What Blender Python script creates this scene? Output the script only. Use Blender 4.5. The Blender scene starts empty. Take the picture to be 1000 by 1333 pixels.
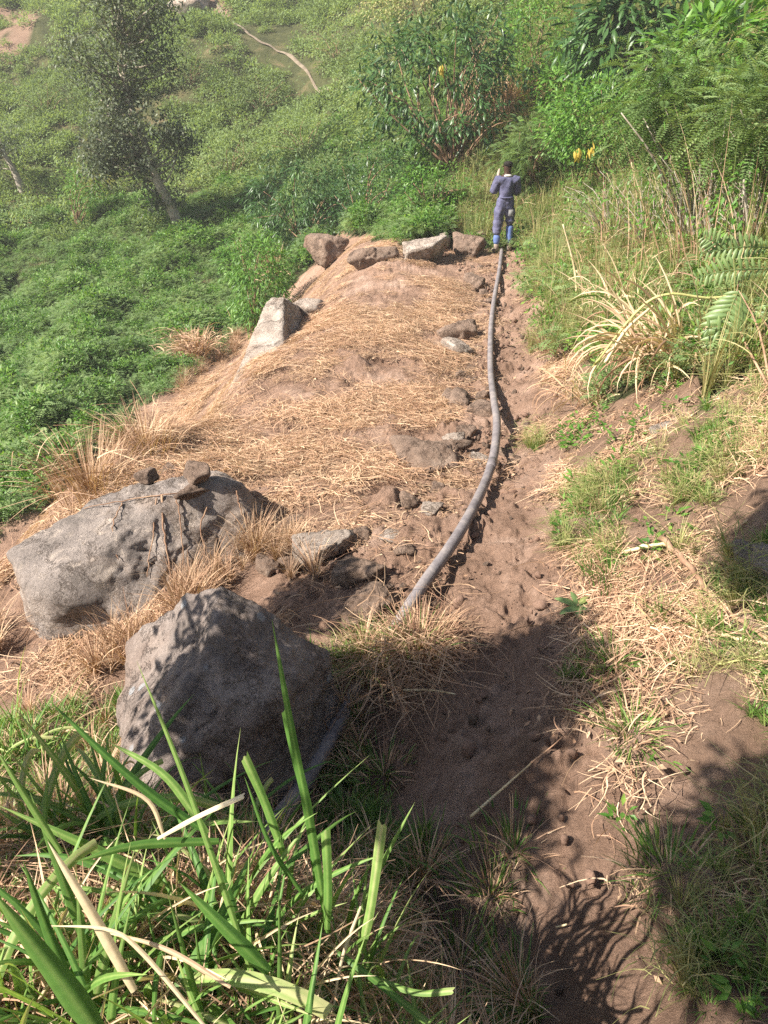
import bpy, bmesh, math, random
import numpy as np
from mathutils import Vector, Matrix, Euler

random.seed(7)
RNG = np.random.default_rng(11)
SC = bpy.context.scene
COL = SC.collection

# ------------------------------------------------------------------ camera, light, exposure
PITCH = math.radians(30.0)
F = 962.0
cd = bpy.data.cameras.new("camera"); cam = bpy.data.objects.new("camera", cd); COL.objects.link(cam)
cd.sensor_fit = 'VERTICAL'; cd.sensor_height = 24.0; cd.lens = 24.0 * F / 1333.0
cd.clip_start = 0.05; cd.clip_end = 1000
cam.location = (0, 0, 0); cam.rotation_euler = (math.pi / 2 - PITCH, 0, 0)
SC.camera = cam
SH = Vector((0.93, 0.36, 0)).normalized(); ELEV = math.radians(41)
LD = Vector((SH.x * math.cos(ELEV), SH.y * math.cos(ELEV), -math.sin(ELEV)))
sl = bpy.data.lights.new("sun", 'SUN'); sl.energy = 5.0; sl.angle = math.radians(0.5); sl.color = (1.0, 0.93, 0.82)
sun = bpy.data.objects.new("sun", sl); COL.objects.link(sun)
sun.rotation_euler = LD.to_track_quat('-Z', 'Y').to_euler()
W = bpy.data.worlds.new("World"); SC.world = W; W.use_nodes = True
wn = W.node_tree.nodes; bg = wn["Background"]
sk = wn.new("ShaderNodeTexSky"); sk.sky_type = 'NISHITA'; sk.sun_disc = False
sk.sun_elevation = ELEV; sk.sun_rotation = math.atan2(-LD.x, -LD.y); sk.dust_density = 1.0
W.node_tree.links.new(sk.outputs[0], bg.inputs[0]); bg.inputs[1].default_value = 0.05
SC.view_settings.view_transform = 'Standard'; SC.view_settings.look = 'None'
SC.view_settings.gamma = 1.0; SC.view_settings.use_curve_mapping = False
SC.view_settings.exposure = 1.55
SC.render.engine = 'CYCLES'
SC.cycles.use_denoising = False
SC.cycles.max_bounces = 3; SC.cycles.diffuse_bounces = 2; SC.cycles.transmission_bounces = 2; SC.cycles.glossy_bounces = 1; SC.cycles.transparent_max_bounces = 4

# ------------------------------------------------------------------ helpers: noise
def _h(ix, iy, iz, s):
    n = (ix * 374761393 + iy * 668265263 + iz * 2147483647 + s * 974634777) & 0xffffffff
    n = ((n ^ (n >> 13)) * 1274126177) & 0xffffffff
    n = (n ^ (n >> 16)) & 0xffffffff
    return n.astype(np.float64) / 4294967295.0
def vn(x, y, z=0.0, s=0):
    x = np.asarray(x, float); y = np.asarray(y, float); z = np.zeros_like(x) + z
    xi = np.floor(x); yi = np.floor(y); zi = np.floor(z)
    a = x - xi; b = y - yi; c = z - zi
    a = a * a * (3 - 2 * a); b = b * b * (3 - 2 * b); c = c * c * (3 - 2 * c)
    xi = xi.astype(np.int64); yi = yi.astype(np.int64); zi = zi.astype(np.int64)
    r = 0
    for dx in (0, 1):
        for dy in (0, 1):
            for dz in (0, 1):
                w = (a if dx else 1 - a) * (b if dy else 1 - b) * (c if dz else 1 - c)
                r = r + w * _h(xi + dx, yi + dy, zi + dz, s)
    return r * 2 - 1
def fbm(x, y, z=0.0, s=0, o=4, g=0.5):
    r = 0; a = 1.0; f = 1.0
    for k in range(o):
        r = r + a * vn(np.asarray(x) * f + 17.3 * k, np.asarray(y) * f - 9.1 * k, z * f, s + k); a *= g; f *= 2.03
    return r

# ------------------------------------------------------------------ terrain height
CP = np.array([
 # path
 (0.5,0.9,-2.20),(0.85,1.6,-2.36),(0.9,2.2,-2.44),(0.85,2.9,-2.5),(0.65,3.6,-2.6),(0.95,5,-2.72),(1.3,7,-2.86),(1.6,9,-2.95),(1.95,12,-2.95),(2.3,15,-2.88),(2.5,17,-2.6),
 # terrace
 (-.5,5,-2.88),(0,7,-2.92),(-1.5,7,-3.1),(0.3,10,-2.95),(-.5,13,-3.0),(1,13,-2.92),(-1.2,5,-3.0),(0,4.2,-2.72),(-1.2,10,-3.1),(-.6,16.5,-3.0),(1.2,15.5,-2.85),
 (-1.9,9.6,-3.35),(-2.7,7.2,-3.35),(-3.0,5.8,-3.35),(-2.2,4.1,-3.3),(-3.2,4.6,-3.5),
 # ditch
 (0.05,3.1,-2.75),(-.15,2.7,-2.98),(0.1,2.0,-2.85),(0.2,1.4,-2.8),(.25,1.05,-2.6),(-.8,2.5,-3.0),(-.5,3.4,-2.85),(.45,2.2,-2.62),(-1.0,3.4,-3.05),(-1.5,2.8,-3.15),
 # near mound
 (-.6,.8,-1.8),(-.15,1.05,-1.98),(-1.2,1.2,-1.9),(-1.5,2.0,-2.6),(-.6,1.6,-2.35),(0,0,-1.65),(-1,0,-1.65),(.2,.5,-1.95),(-2.5,1.5,-2.9),(-2.5,0,-2.2),
 # right bank
 (1.35,1.7,-2.2),(1.5,2.4,-2.2),(1.3,3.3,-2.35),(1.9,3.1,-1.9),(1.9,4.5,-2.05),(1.75,6.2,-2.55),(2.7,5,-1.5),(2.6,3,-1.5),(2.1,1.5,-1.7),(1.3,.6,-1.9),(1.5,-.5,-1.5),
 (3.0,7,-1.6),(2.3,8,-2.4),(3.4,10,-1.8),(2.8,12,-2.5),(4.2,13,-1.5),(3.5,15.5,-2.4),(4,4,-.8),(6,6,.4),(6,10,0),(8,14,1.2),(5.5,17,-.9),(9,20,2.5),
 # beyond the person
 (2.9,20,-1.6),(4.2,25,.5),(5.5,32,4.5),(1,21,-2.3),(-1,20,-3.5),(0,26,-2.0),(.5,33,1.2),
 # hollow on the left
 (-3.2,9.2,-5.0),(-4.6,7.5,-5.3),(-5.5,9.5,-5.4),(-4,12,-5.3),(-6.5,15,-5.2),(-3,15,-5.0),(-2.4,18,-4.6),(-4,22,-4.8),(-7,26,-4.7),(-12,25,-5.2),(-4.8,5,-5.2),(-7,5,-6.2),(-10,15,-6.3),
 (-8,34,-3.0),(-14,40,-1.6),(-4,38,-.3),(-9,44,1.6),(-16,55,5.0),(-4,55,7.0),(8,50,10),(0,45,4.6),
 (-25,30,-4),(-25,15,-8),(-15,5,-8.5),(-35,60,7),(0,70,15),(30,60,26),(25,30,14),(20,10,8),(-30,100,24),(0,120,42),(50,110,60),(-70,60,10),(-60,0,-18),(-20,-10,-9),
 (0,-6,-1.0),(-5,-5,-4),(6,-5,2),(10,0,4.5),(30,-20,10),(0,-40,-2),(-40,-40,-18),(40,10,20),(-5,1,-4.2)], float)
def _U(r2):
    return np.where(r2 > 1e-12, 0.5 * r2 * np.log(np.maximum(r2, 1e-12)), 0.0)
def _warp(p):   # compress far distances so far controls do not ring
    r = np.hypot(p[:, 0], p[:, 1]); k = np.log1p(r / 4.0) / np.maximum(r / 4.0, 1e-6)
    return p * k[:, None]
_cp = _warp(CP[:, :2]); _n = len(_cp)
_d2 = ((_cp[:, None] - _cp[None]) ** 2).sum(-1)
_A = np.zeros((_n + 3, _n + 3)); _A[:_n, :_n] = _U(_d2) + np.eye(_n) * 2e-3
_A[:_n, _n] = 1; _A[:_n, _n + 1:] = _cp; _A[_n, :_n] = 1; _A[_n + 1:, :_n] = _cp.T
_w = np.linalg.solve(_A, np.concatenate([CP[:, 2], [0, 0, 0]]))
def base_z(x, y):
    x = np.atleast_1d(np.asarray(x, float)); y = np.atleast_1d(np.asarray(y, float)); sh = x.shape
    q = _warp(np.stack([x.ravel(), y.ravel()], 1)); out = np.empty(len(q))
    for i in range(0, len(q), 40000):
        s = q[i:i + 40000]
        d = ((s[:, None] - _cp[None]) ** 2).sum(-1)
        out[i:i + 40000] = _U(d) @ _w[:_n] + _w[_n] + s @ _w[_n + 1:]
    out = out.reshape(sh)
    r = np.hypot(x, y)
    far = np.clip((r - 18) / 25, 0, 1)
    return out + far * (fbm(x / 7, y / 7, s=5) * 0.9) + 0.045 * fbm(x / 0.9, y / 0.9, s=9, o=2)

# pixel of the photograph -> point on the ground (a real place in the world)
cp_, sp_ = math.cos(PITCH), math.sin(PITCH)
def ray(u, v):
    a = (np.asarray(u, float) - 500) / F; b = (666.5 - np.asarray(v, float)) / F
    return np.stack([a, cp_ + b * sp_, -sp_ + b * cp_ + 0 * a], -1)
TS = np.geomspace(0.9, 150, 260)
def hit(u, v):
    u = np.atleast_1d(np.asarray(u, float)); v = np.atleast_1d(np.asarray(v, float))
    D = ray(u, v); P = D[:, None, :] * TS[None, :, None]
    below = P[..., 2] < base_z(P[..., 0], P[..., 1])
    k = np.where(below.any(1), below.argmax(1), len(TS) - 1); k = np.maximum(k, 1)
    lo, hi = TS[k - 1], TS[k]
    for _ in range(14):
        m = (lo + hi) / 2; Q = D * m[:, None]; bl = Q[:, 2] < base_z(Q[:, 0], Q[:, 1])
        hi = np.where(bl, m, hi); lo = np.where(bl, lo, m)
    return D * hi[:, None]
def H(u, v): return Vector(hit(u, v)[0])
def U(u, v, t): return Vector(ray(u, v) * t)        # at depth t along the optical axis
def gz(x, y): return float(base_z(x, y)[0])
def proj(P):
    P = np.asarray(P); dep = P[..., 1] * cp_ - P[..., 2] * sp_; up = P[..., 1] * sp_ + P[..., 2] * cp_
    dd = np.where(dep > .1, dep, .1)
    return 500 + F * P[..., 0] / dd, 666.5 - F * up / dd, dep
def inpoly(x, y, poly):
    c = np.zeros(np.shape(x), bool); n = len(poly)
    for i in range(n):
        x1, y1 = poly[i]; x2, y2 = poly[(i + 1) % n]
        if y1 == y2: continue
        t = ((y1 > y) != (y2 > y)) & (x < (x2 - x1) * (y - y1) / (y2 - y1) + x1)
        c ^= t
    return c
def wpoly(pix):
    a = np.array(pix, float); return hit(a[:, 0], a[:, 1])[:, :2]

TERR = wpoly([(440,300),(520,325),(600,325),(630,340),(612,420),(600,500),(575,570),(530,640),(520,700),(440,740),(350,735),(300,700),(260,760),(170,830),(120,960),(-80,900),(-60,720),(0,690),(60,645),(150,565),(235,500),(300,450),(350,390),(400,350)])
RUB = wpoly([(590,320),(650,330),(650,400),(645,520),(655,560),(620,690),(560,780),(500,850),(420,860),(350,800),(340,730),(440,700),(520,640),(565,560),(590,480),(598,400)])
PATH = wpoly([(640,325),(690,325),(712,450),(715,560),(730,700),(735,850),(770,960),(860,1130),(880,1500),(560,1500),(500,1200),(430,950),(440,850),(520,800),(600,700),(640,600),(635,430)])
BANK = wpoly([(690,325),(712,450),(715,560),(730,700),(735,850),(770,960),(860,1130),(880,1500),(1500,1500),(1400,600),(1000,520),(900,545),(800,520),(740,440),(715,330)])
FARB = [wpoly(p) for p in ([(-80,90),(-60,45),(20,12),(70,-20),(70,10),(40,35),(0,70)], [(222,-20),(262,-20),(285,8),(262,24),(235,14)])]
TRK = hit(np.array([262,285,320,360,400,430]), np.array([-25,10,42,68,95,118]))[:, :2]
def segd(x, y, pl):
    d = np.full(np.shape(x), 1e9)
    for (x1, y1), (x2, y2) in zip(pl[:-1], pl[1:]):
        vx, vy = x2 - x1, y2 - y1; t = np.clip(((x - x1) * vx + (y - y1) * vy) / (vx * vx + vy * vy), 0, 1)
        d = np.minimum(d, np.hypot(x - x1 - t * vx, y - y1 - t * vy))
    return d
def zones(x, y):
    jx = x + 0.22 * fbm(x / .5, y / .5, s=31, o=3); jy = y + 0.3 * fbm(x / .5, y / .5, s=47, o=3)
    t = inpoly(jx, jy, TERR).astype(float); p = inpoly(jx, jy, PATH).astype(float)
    b = inpoly(jx, jy, BANK).astype(float); r = inpoly(jx, jy, RUB).astype(float)
    near = (((y < 3.6) & (x < 1.2)) | ((y < 5.2) & (x > -2.7) & (x < 1))).astype(float)
    return t, p, b, r, near

# ------------------------------------------------------------------ helpers: objects
def tag(o, label=None, cat=None, group=None, kind=None):
    if label: o['label'] = label
    if cat: o['category'] = cat
    if group: o['group'] = group
    if kind: o['kind'] = kind
    return o
def raw_mesh(name, V, Fc, rnd=None, mat=None, smooth=False):
    V = np.asarray(V, np.float32).reshape(-1, 3); Fc = np.asarray(Fc, np.int32).reshape(-1, 3)
    me = bpy.data.meshes.new(name)
    me.vertices.add(len(V)); me.vertices.foreach_set("co", V.ravel())
    me.loops.add(Fc.size); me.loops.foreach_set("vertex_index", Fc.ravel())
    me.polygons.add(len(Fc)); me.polygons.foreach_set("loop_start", np.arange(0, Fc.size, 3, dtype=np.int32))
    if smooth: me.polygons.foreach_set("use_smooth", np.ones(len(Fc), bool))
    me.update(calc_edges=True)
    if rnd is not None:
        a = me.attributes.new("rnd", 'FLOAT', 'POINT'); a.data.foreach_set("value", np.asarray(rnd, np.float32))
    if mat: me.materials.append(mat)
    return me
def link(name, me, parent=None, loc=(0, 0, 0), rot=(0, 0, 0), sc=None):
    o = bpy.data.objects.new(name, me); COL.objects.link(o)
    o.location = loc; o.rotation_euler = rot
    if sc is not None: o.scale = sc if hasattr(sc, '__len__') else (sc, sc, sc)
    if parent: o.parent = parent
    return o
class Geo:
    def __init__(s): s.V = []; s.F = []; s.R = []; s.n = 0
    def add(s, V, Fc, R=None):
        V = np.asarray(V, float).reshape(-1, 3); Fc = np.asarray(Fc, int).reshape(-1, 3)
        s.V.append(V); s.F.append(Fc + s.n); s.R.append(np.zeros(len(V)) + (0.5 if R is None else R)); s.n += len(V)
    def mesh(s, name, mat, smooth=False, org=None):
        V = np.concatenate(s.V)
        if org is not None: V = V - np.asarray(org)
        return raw_mesh(name, V, np.concatenate(s.F), np.concatenate(s.R), mat, smooth)
    def obj(s, name, mat, parent=None, smooth=False, org=(0, 0, 0)):
        me = s.mesh(name, mat, smooth, org)
        return link(name, me, parent, (0, 0, 0) if parent else org)
def empty(name, loc, label, cat, group=None):
    o = bpy.data.objects.new(name, None); COL.objects.link(o); o.location = loc
    return tag(o, label, cat, group)
def nrm(a): return a / np.maximum(np.linalg.norm(a, axis=-1, keepdims=True), 1e-9)
def ribbons(P, Wd, S, R, fold=0.0):
    """P (N,K,3) centre lines, Wd (N,K) widths, S (N,3)/(N,K,3) side vectors, R (N) random"""
    N, K, _ = P.shape
    if S.ndim == 2: S = np.repeat(S[:, None], K, 1)
    T = np.gradient(P, axis=1) if K > 1 else P
    up = nrm(np.cross(S, T))
    L = P - S * Wd[..., None] / 2; Rr = P + S * Wd[..., None] / 2
    if fold: Mid = P - up * Wd[..., None] * fold; V = np.stack([L, L * .5 + Mid * .5 - up * Wd[..., None] * .03, Mid, Rr * .5 + Mid * .5 - up * Wd[..., None] * .03, Rr], 2); m = 5
    else: V = np.stack([L, Rr], 2); m = 2
    idx = np.arange(N * K * m).reshape(N, K, m); Fs = []
    for j in range(m - 1):
        a, b, c, d = idx[:, :-1, j], idx[:, :-1, j + 1], idx[:, 1:, j + 1], idx[:, 1:, j]
        Fs += [np.stack([a, b, c], -1).reshape(-1, 3), np.stack([a, c, d], -1).reshape(-1, 3)]
    return V.reshape(-1, 3), np.concatenate(Fs), (np.repeat(R, K * m).reshape(N, K, m) + (np.array([.05, -.14, .30, -.04, .1])[None, None, :m] + .35 * (np.linspace(0, 1, K) ** 5)[None, :, None] if fold else 0)).ravel()
def tube(pts, rad, sides=8, jit=0.0, rng=RNG):
    P = np.asarray([tuple(p) for p in pts], float); K = len(P); rad = np.zeros(K) + rad
    T = nrm(np.gradient(P, axis=0)); ref = np.array([0, 0, 1.0]) if abs(T[0, 2]) < .9 else np.array([1.0, 0, 0])
    V = []
    A = nrm(np.cross(T, ref)); 
    for i in range(1, K):
        a = A[i - 1] - T[i] * np.dot(A[i - 1], T[i]); A[i] = a / max(np.linalg.norm(a), 1e-9)
    B = np.cross(T, A); ang = np.linspace(0, 2 * np.pi, sides, endpoint=False)
    rr = rad[:, None] * (1 + jit * rng.normal(size=(K, sides)))
    V = P[:, None] + A[:, None] * (np.cos(ang) * rr)[..., None] + B[:, None] * (np.sin(ang) * rr)[..., None]
    V = V.reshape(-1, 3); Fs = []
    for i in range(K - 1):
        for j in range(sides):
            a = i * sides + j; b = i * sides + (j + 1) % sides; Fs += [(a, b, b + sides), (a, b + sides, a + sides)]
    n = len(V); V = np.concatenate([V, P[:1], P[-1:]])
    for j in range(sides):
        Fs += [(n, (j + 1) % sides, j), (n + 1, (K - 1) * sides + j, (K - 1) * sides + (j + 1) % sides)]
    return V, Fs
def spline(pts, n):
    P = np.asarray([tuple(p) for p in pts], float); K = len(P)
    P = np.concatenate([[2 * P[0] - P[1]], P, [2 * P[-1] - P[-2]]]); out = []
    for q in np.linspace(0, K - 1, n):
        i = min(int(q), K - 2); t = q - i; a, b, c, d = P[i:i + 4]
        out.append(0.5 * ((2 * b) + (-a + c) * t + (2 * a - 5 * b + 4 * c - d) * t * t + (-a + 3 * b - 3 * c + d) * t ** 3))
    return np.array(out)
def randdir(n, rng=RNG): return nrm(rng.normal(size=(n, 3)))
def leaves(P, D, L, Wd, R, rng=RNG, up=None):
    """pointed folded leaves, 4 verts / 2 faces each"""
    n = len(P); D = nrm(D); up = randdir(n, rng) * .5 + np.array([0, -.15, .9]) if up is None else up
    S = nrm(np.cross(D, up)); N2 = np.cross(S, D); L = np.zeros(n) + L; Wd = np.zeros(n) + Wd
    m = P + D * L[:, None] * .45
    V = np.stack([P, m - S * Wd[:, None] / 2 + N2 * Wd[:, None] * .15, P + D * L[:, None], m + S * Wd[:, None] / 2 + N2 * Wd[:, None] * .15], 1)
    i = np.arange(n)[:, None] * 4
    Fc = np.concatenate([i + [0, 1, 2], i + [0, 2, 3]])
    return V.reshape(-1, 3), Fc, np.repeat(np.zeros(n) + R, 4)
def compound(P, D, nl, Lr, l, w, R, rng=RNG, droop=.15):
    """feathery leaves: nl pairs of leaflets on each rachis"""
    n = len(P); D = nrm(D); up = nrm(randdir(n, rng) * .35 + np.array([0, 0, 1.0]))
    S = nrm(np.cross(D, up)); t = (np.arange(nl) + .6) / nl
    pos = P[:, None] + D[:, None] * (t * Lr)[None, :, None] - np.array([0, 0, 1.0]) * (t ** 2 * Lr * droop)[None, :, None]
    prof = np.sin(np.pi * np.clip(t * .8 + .18, 0, 1)) ** .6
    outs = []
    for sg in (-1, 1):
        dd = nrm(S[:, None] * sg + D[:, None] * .35 + 0 * pos)
        outs.append(leaves(pos.reshape(-1, 3), dd.reshape(-1, 3), np.tile(l * prof, n), w, np.repeat(np.zeros(n) + R, nl), rng, up=np.repeat(up, nl, 0)))
    V = np.concatenate([outs[0][0], outs[1][0]]); Fc = np.concatenate([outs[0][1], outs[1][1] + len(outs[0][0])])
    return V, Fc, np.concatenate([outs[0][2], outs[1][2]])

# ------------------------------------------------------------------ materials
def new_mat(name):
    m = bpy.data.materials.new(name); m.use_nodes = True; nt = m.node_tree; nt.nodes.clear()
    out = nt.nodes.new("ShaderNodeOutputMaterial"); return m, nt, out
def ramp(nt, cols, pos=None):
    r = nt.nodes.new("ShaderNodeValToRGB"); e = r.color_ramp.elements
    pos = pos or [i / (len(cols) - 1) for i in range(len(cols))]
    e[0].position = pos[0]; e[0].color = (*cols[0], 1); e[1].position = pos[-1]; e[1].color = (*cols[-1], 1)
    for p, c in list(zip(pos, cols))[1:-1]:
        x = e.new(p); x.color = (*c, 1)
    return r
def mth(nt, op, a, b=None, c=None):
    n = nt.nodes.new("ShaderNodeMath"); n.operation = op
    for i, x in enumerate((a, b, c)):
        if x is None: continue
        if isinstance(x, (int, float)): n.inputs[i].default_value = x
        else: nt.links.new(x, n.inputs[i])
    return n.outputs[0]
def noise(nt, scale, detail=4, rough=.6, vec=None, dist=0.0):
    n = nt.nodes.new("ShaderNodeTexNoise"); n.inputs['Scale'].default_value = scale; n.inputs['Detail'].default_value = detail
    n.inputs['Roughness'].default_value = rough; n.inputs['Distortion'].default_value = dist
    if vec is not None: nt.links.new(vec, n.inputs['Vector'])
    return n
def mixc(nt, f, a, b, mode='MIX'):
    n = nt.nodes.new("ShaderNodeMix"); n.data_type = 'RGBA'; n.blend_type = mode
    for s, x in ((n.inputs[0], f), (n.inputs[6], a), (n.inputs[7], b)):
        if isinstance(x, (int, float)): s.default_value = x
        elif isinstance(x, tuple): s.default_value = (*x, 1)
        else: nt.links.new(x, s)
    return n.outputs[2]
def leafmat(name, cols, transl=.3, rough=.55, wide=.6, spec=.3, big=None):
    """colour varies leaf by leaf (attribute rnd), plant by plant, and over metres"""
    m, nt, out = new_mat(name); L = nt.links
    at = nt.nodes.new("ShaderNodeAttribute"); at.attribute_name = "rnd"
    oi = nt.nodes.new("ShaderNodeObjectInfo"); geo = nt.nodes.new("ShaderNodeNewGeometry")
    nz = noise(nt, big or .6, 2, .5, geo.outputs['Position'])
    v = mth(nt, 'ADD', mth(nt, 'MULTIPLY', at.outputs['Fac'], wide), mth(nt, 'MULTIPLY', oi.outputs['Random'], (1 - wide) * .5))
    v = mth(nt, 'ADD', v, mth(nt, 'MULTIPLY', mth(nt, 'SUBTRACT', nz.outputs[0], .25), (1 - wide) * 1.1))
    r = ramp(nt, cols); L.new(v, r.inputs[0])
    fine = noise(nt, 60, 2, .5, geo.outputs['Position'])
    c = mixc(nt, 1.0, r.outputs[0], mixc(nt, fine.outputs[0], (.7, .7, .7), (1.25, 1.25, 1.25)), 'MULTIPLY')
    b = nt.nodes.new("ShaderNodeBsdfPrincipled"); L.new(c, b.inputs['Base Color'])
    b.inputs['Roughness'].default_value = rough; b.inputs['Specular IOR Level'].default_value = spec
    t = nt.nodes.new("ShaderNodeBsdfTranslucent"); L.new(mixc(nt, 1.0, c, (1.25, 1.2, .6), 'MULTIPLY'), t.inputs[0])
    mx = nt.nodes.new("ShaderNodeMixShader"); mx.inputs[0].default_value = transl
    L.new(b.outputs[0], mx.inputs[1]); L.new(t.outputs[0], mx.inputs[2]); L.new(mx.outputs[0], out.inputs[0])
    return m
def plain(name, cols, scale=8, rough=.8, bump=.3, spec=.25, bscale=30, metal=0, detail=5, obj=True, bdist=.02):
    m, nt, out = new_mat(name); L = nt.links
    tc = nt.nodes.new("ShaderNodeTexCoord"); vec = tc.outputs['Object' if obj else 'Generated']
    n = noise(nt, scale, detail, .65, vec, .6); r = ramp(nt, cols, [.3 + .4 * i / (len(cols) - 1) for i in range(len(cols))]); L.new(n.outputs[0], r.inputs[0])
    b = nt.nodes.new("ShaderNodeBsdfPrincipled"); L.new(r.outputs[0], b.inputs['Base Color'])
    b.inputs['Roughness'].default_value = rough; b.inputs['Specular IOR Level'].default_value = spec
    if bump:
        n2 = noise(nt, bscale, 6, .7, vec); bp = nt.nodes.new("ShaderNodeBump"); bp.inputs['Strength'].default_value = bump
        bp.inputs['Distance'].default_value = bdist; L.new(n2.outputs[0], bp.inputs['Height']); L.new(bp.outputs[0], b.inputs['Normal'])
    L.new(b.outputs[0], out.inputs[0]); return m
def rockmat(name, cols, lichen=(.42, .40, .36), lichen_amt=.5, stain=(.26, .17, .11), spots=0.0):
    m, nt, out = new_mat(name); L = nt.links
    tc = nt.nodes.new("ShaderNodeTexCoord"); v = tc.outputs['Object']
    n = noise(nt, 2.6, 10, .75, v, .25); r = ramp(nt, cols, [.32 + .36 * i / (len(cols) - 1) for i in range(len(cols))]); L.new(n.outputs[0], r.inputs[0])
    c = r.outputs[0]
    n3 = noise(nt, 4.5, 9, .8, v, .3); rr = ramp(nt, [(0, 0, 0), (1, 1, 1)], [.52, .66]); L.new(n3.outputs[0], rr.inputs[0])
    c = mixc(nt, mth(nt, 'MULTIPLY', rr.outputs[0], lichen_amt), c, lichen)
    n4 = noise(nt, 1.3, 5, .6, v, .5); r4 = ramp(nt, [(0, 0, 0), (1, 1, 1)], [.5, .68]); L.new(n4.outputs[0], r4.inputs[0])
    c = mixc(nt, mth(nt, 'MULTIPLY', r4.outputs[0], .65), c, stain)
    sp = noise(nt, 55, 4, .8, v); c = mixc(nt, 1.0, c, mixc(nt, sp.outputs[0], (.3, .3, .3), (1.65, 1.63, 1.6)), 'MULTIPLY')
    if spots:
        vo = nt.nodes.new("ShaderNodeTexVoronoi"); vo.inputs['Scale'].default_value = 9; L.new(v, vo.inputs['Vector'])
        s1 = ramp(nt, [(1, 1, 1), (1, 1, 1), (0, 0, 0)], [0, .2, .27]); L.new(vo.outputs['Distance'], s1.inputs[0])
        s2 = ramp(nt, [(0, 0, 0), (1, 1, 1)], [.62, .66]); L.new(vo.outputs['Color'], s2.inputs[0])
        c = mixc(nt, mth(nt, 'MULTIPLY', mth(nt, 'MULTIPLY', s1.outputs[0], s2.outputs[0]), spots), c, (.5, .52, .55))
    cr = nt.nodes.new("ShaderNodeTexVoronoi"); cr.feature = 'DISTANCE_TO_EDGE'; cr.inputs['Scale'].default_value = 1.7
    wv = nt.nodes.new("ShaderNodeVectorMath"); wv.operation = 'ADD'; L.new(v, wv.inputs[0]); L.new(n3.outputs['Color'], wv.inputs[1]); L.new(wv.outputs[0], cr.inputs['Vector'])
    crr = ramp(nt, [(0, 0, 0), (1, 1, 1)], [0, .018]); L.new(cr.outputs['Distance'], crr.inputs[0])
    c = mixc(nt, crr.outputs[0], mixc(nt, 1.0, c, (.5, .45, .4), 'MULTIPLY'), c)
    b = nt.nodes.new("ShaderNodeBsdfPrincipled"); L.new(c, b.inputs['Base Color']); b.inputs['Roughness'].default_value = .85; b.inputs['Specular IOR Level'].default_value = .25
    nb = noise(nt, 8, 14, .8, v, .1); hgt = mth(nt, 'ADD', nb.outputs[0], mth(nt, 'MULTIPLY', crr.outputs[0], .25)); bp = nt.nodes.new("ShaderNodeBump"); bp.inputs['Strength'].default_value = .9; bp.inputs['Distance'].default_value = .09
    L.new(hgt, bp.inputs['Height']); L.new(bp.outputs[0], b.inputs['Normal'])
    L.new(b.outputs[0], out.inputs[0]); return m

def ground_mat():
    m, nt, out = new_mat("earth"); L = nt.links
    geo = nt.nodes.new("ShaderNodeNewGeometry"); p = geo.outputs['Position']
    z = nt.nodes.new("ShaderNodeAttribute"); z.attribute_name = "zone"; sep = nt.nodes.new("ShaderNodeSeparateColor"); L.new(z.outputs['Color'], sep.inputs[0])
    n1 = noise(nt, 1.3, 6, .65, p, .5); soil = ramp(nt, [(.24, .15, .105), (.37, .238, .172), (.50, .35, .27)], [.34, .52, .68]); L.new(n1.outputs[0], soil.inputs[0])
    n2 = noise(nt, 18, 5, .7, p); c = mixc(nt, 1.0, soil.outputs[0], mixc(nt, n2.outputs[0], (.5, .48, .46), (1.45, 1.46, 1.48)), 'MULTIPLY'); n5 = noise(nt, 95, 3, .8, p); c = mixc(nt, 1.0, c, mixc(nt, n5.outputs[0], (.55, .53, .5), (1.4, 1.42, 1.45)), 'MULTIPLY')
    n3 = noise(nt, 7, 6, .75, p, 2.0); st = ramp(nt, [(.20, .12, .085), (.33, .21, .15), (.48, .33, .23)], [.35, .52, .7]); L.new(n3.outputs[0], st.inputs[0])
    c = mixc(nt, mth(nt, 'MULTIPLY', sep.outputs[0], .75), c, st.outputs[0])
    n4 = noise(nt, .9, 6, .7, p, .6); vg = ramp(nt, [(.045, .05, .022), (.08, .085, .035), (.20, .15, .085)], [.35, .55, .74]); L.new(n4.outputs[0], vg.inputs[0])
    c = mixc(nt, sep.outputs[1], c, vg.outputs[0])
    c = mixc(nt, sep.outputs[2], c, mixc(nt, n3.outputs[0], (.15, .09, .06), (.34, .23, .17)))
    b = nt.nodes.new("ShaderNodeBsdfPrincipled"); L.new(c, b.inputs['Base Color']); b.inputs['Roughness'].default_value = .95; b.inputs['Specular IOR Level'].default_value = .12
    nb = noise(nt, 22, 10, .8, p, .3); bp = nt.nodes.new("ShaderNodeBump"); bp.inputs['Strength'].default_value = 1.0; bp.inputs['Distance'].default_value = .06
    L.new(nb.outputs[0], bp.inputs['Height']); L.new(bp.outputs[0], b.inputs['Normal']); L.new(b.outputs[0], out.inputs[0]); return m

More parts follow.
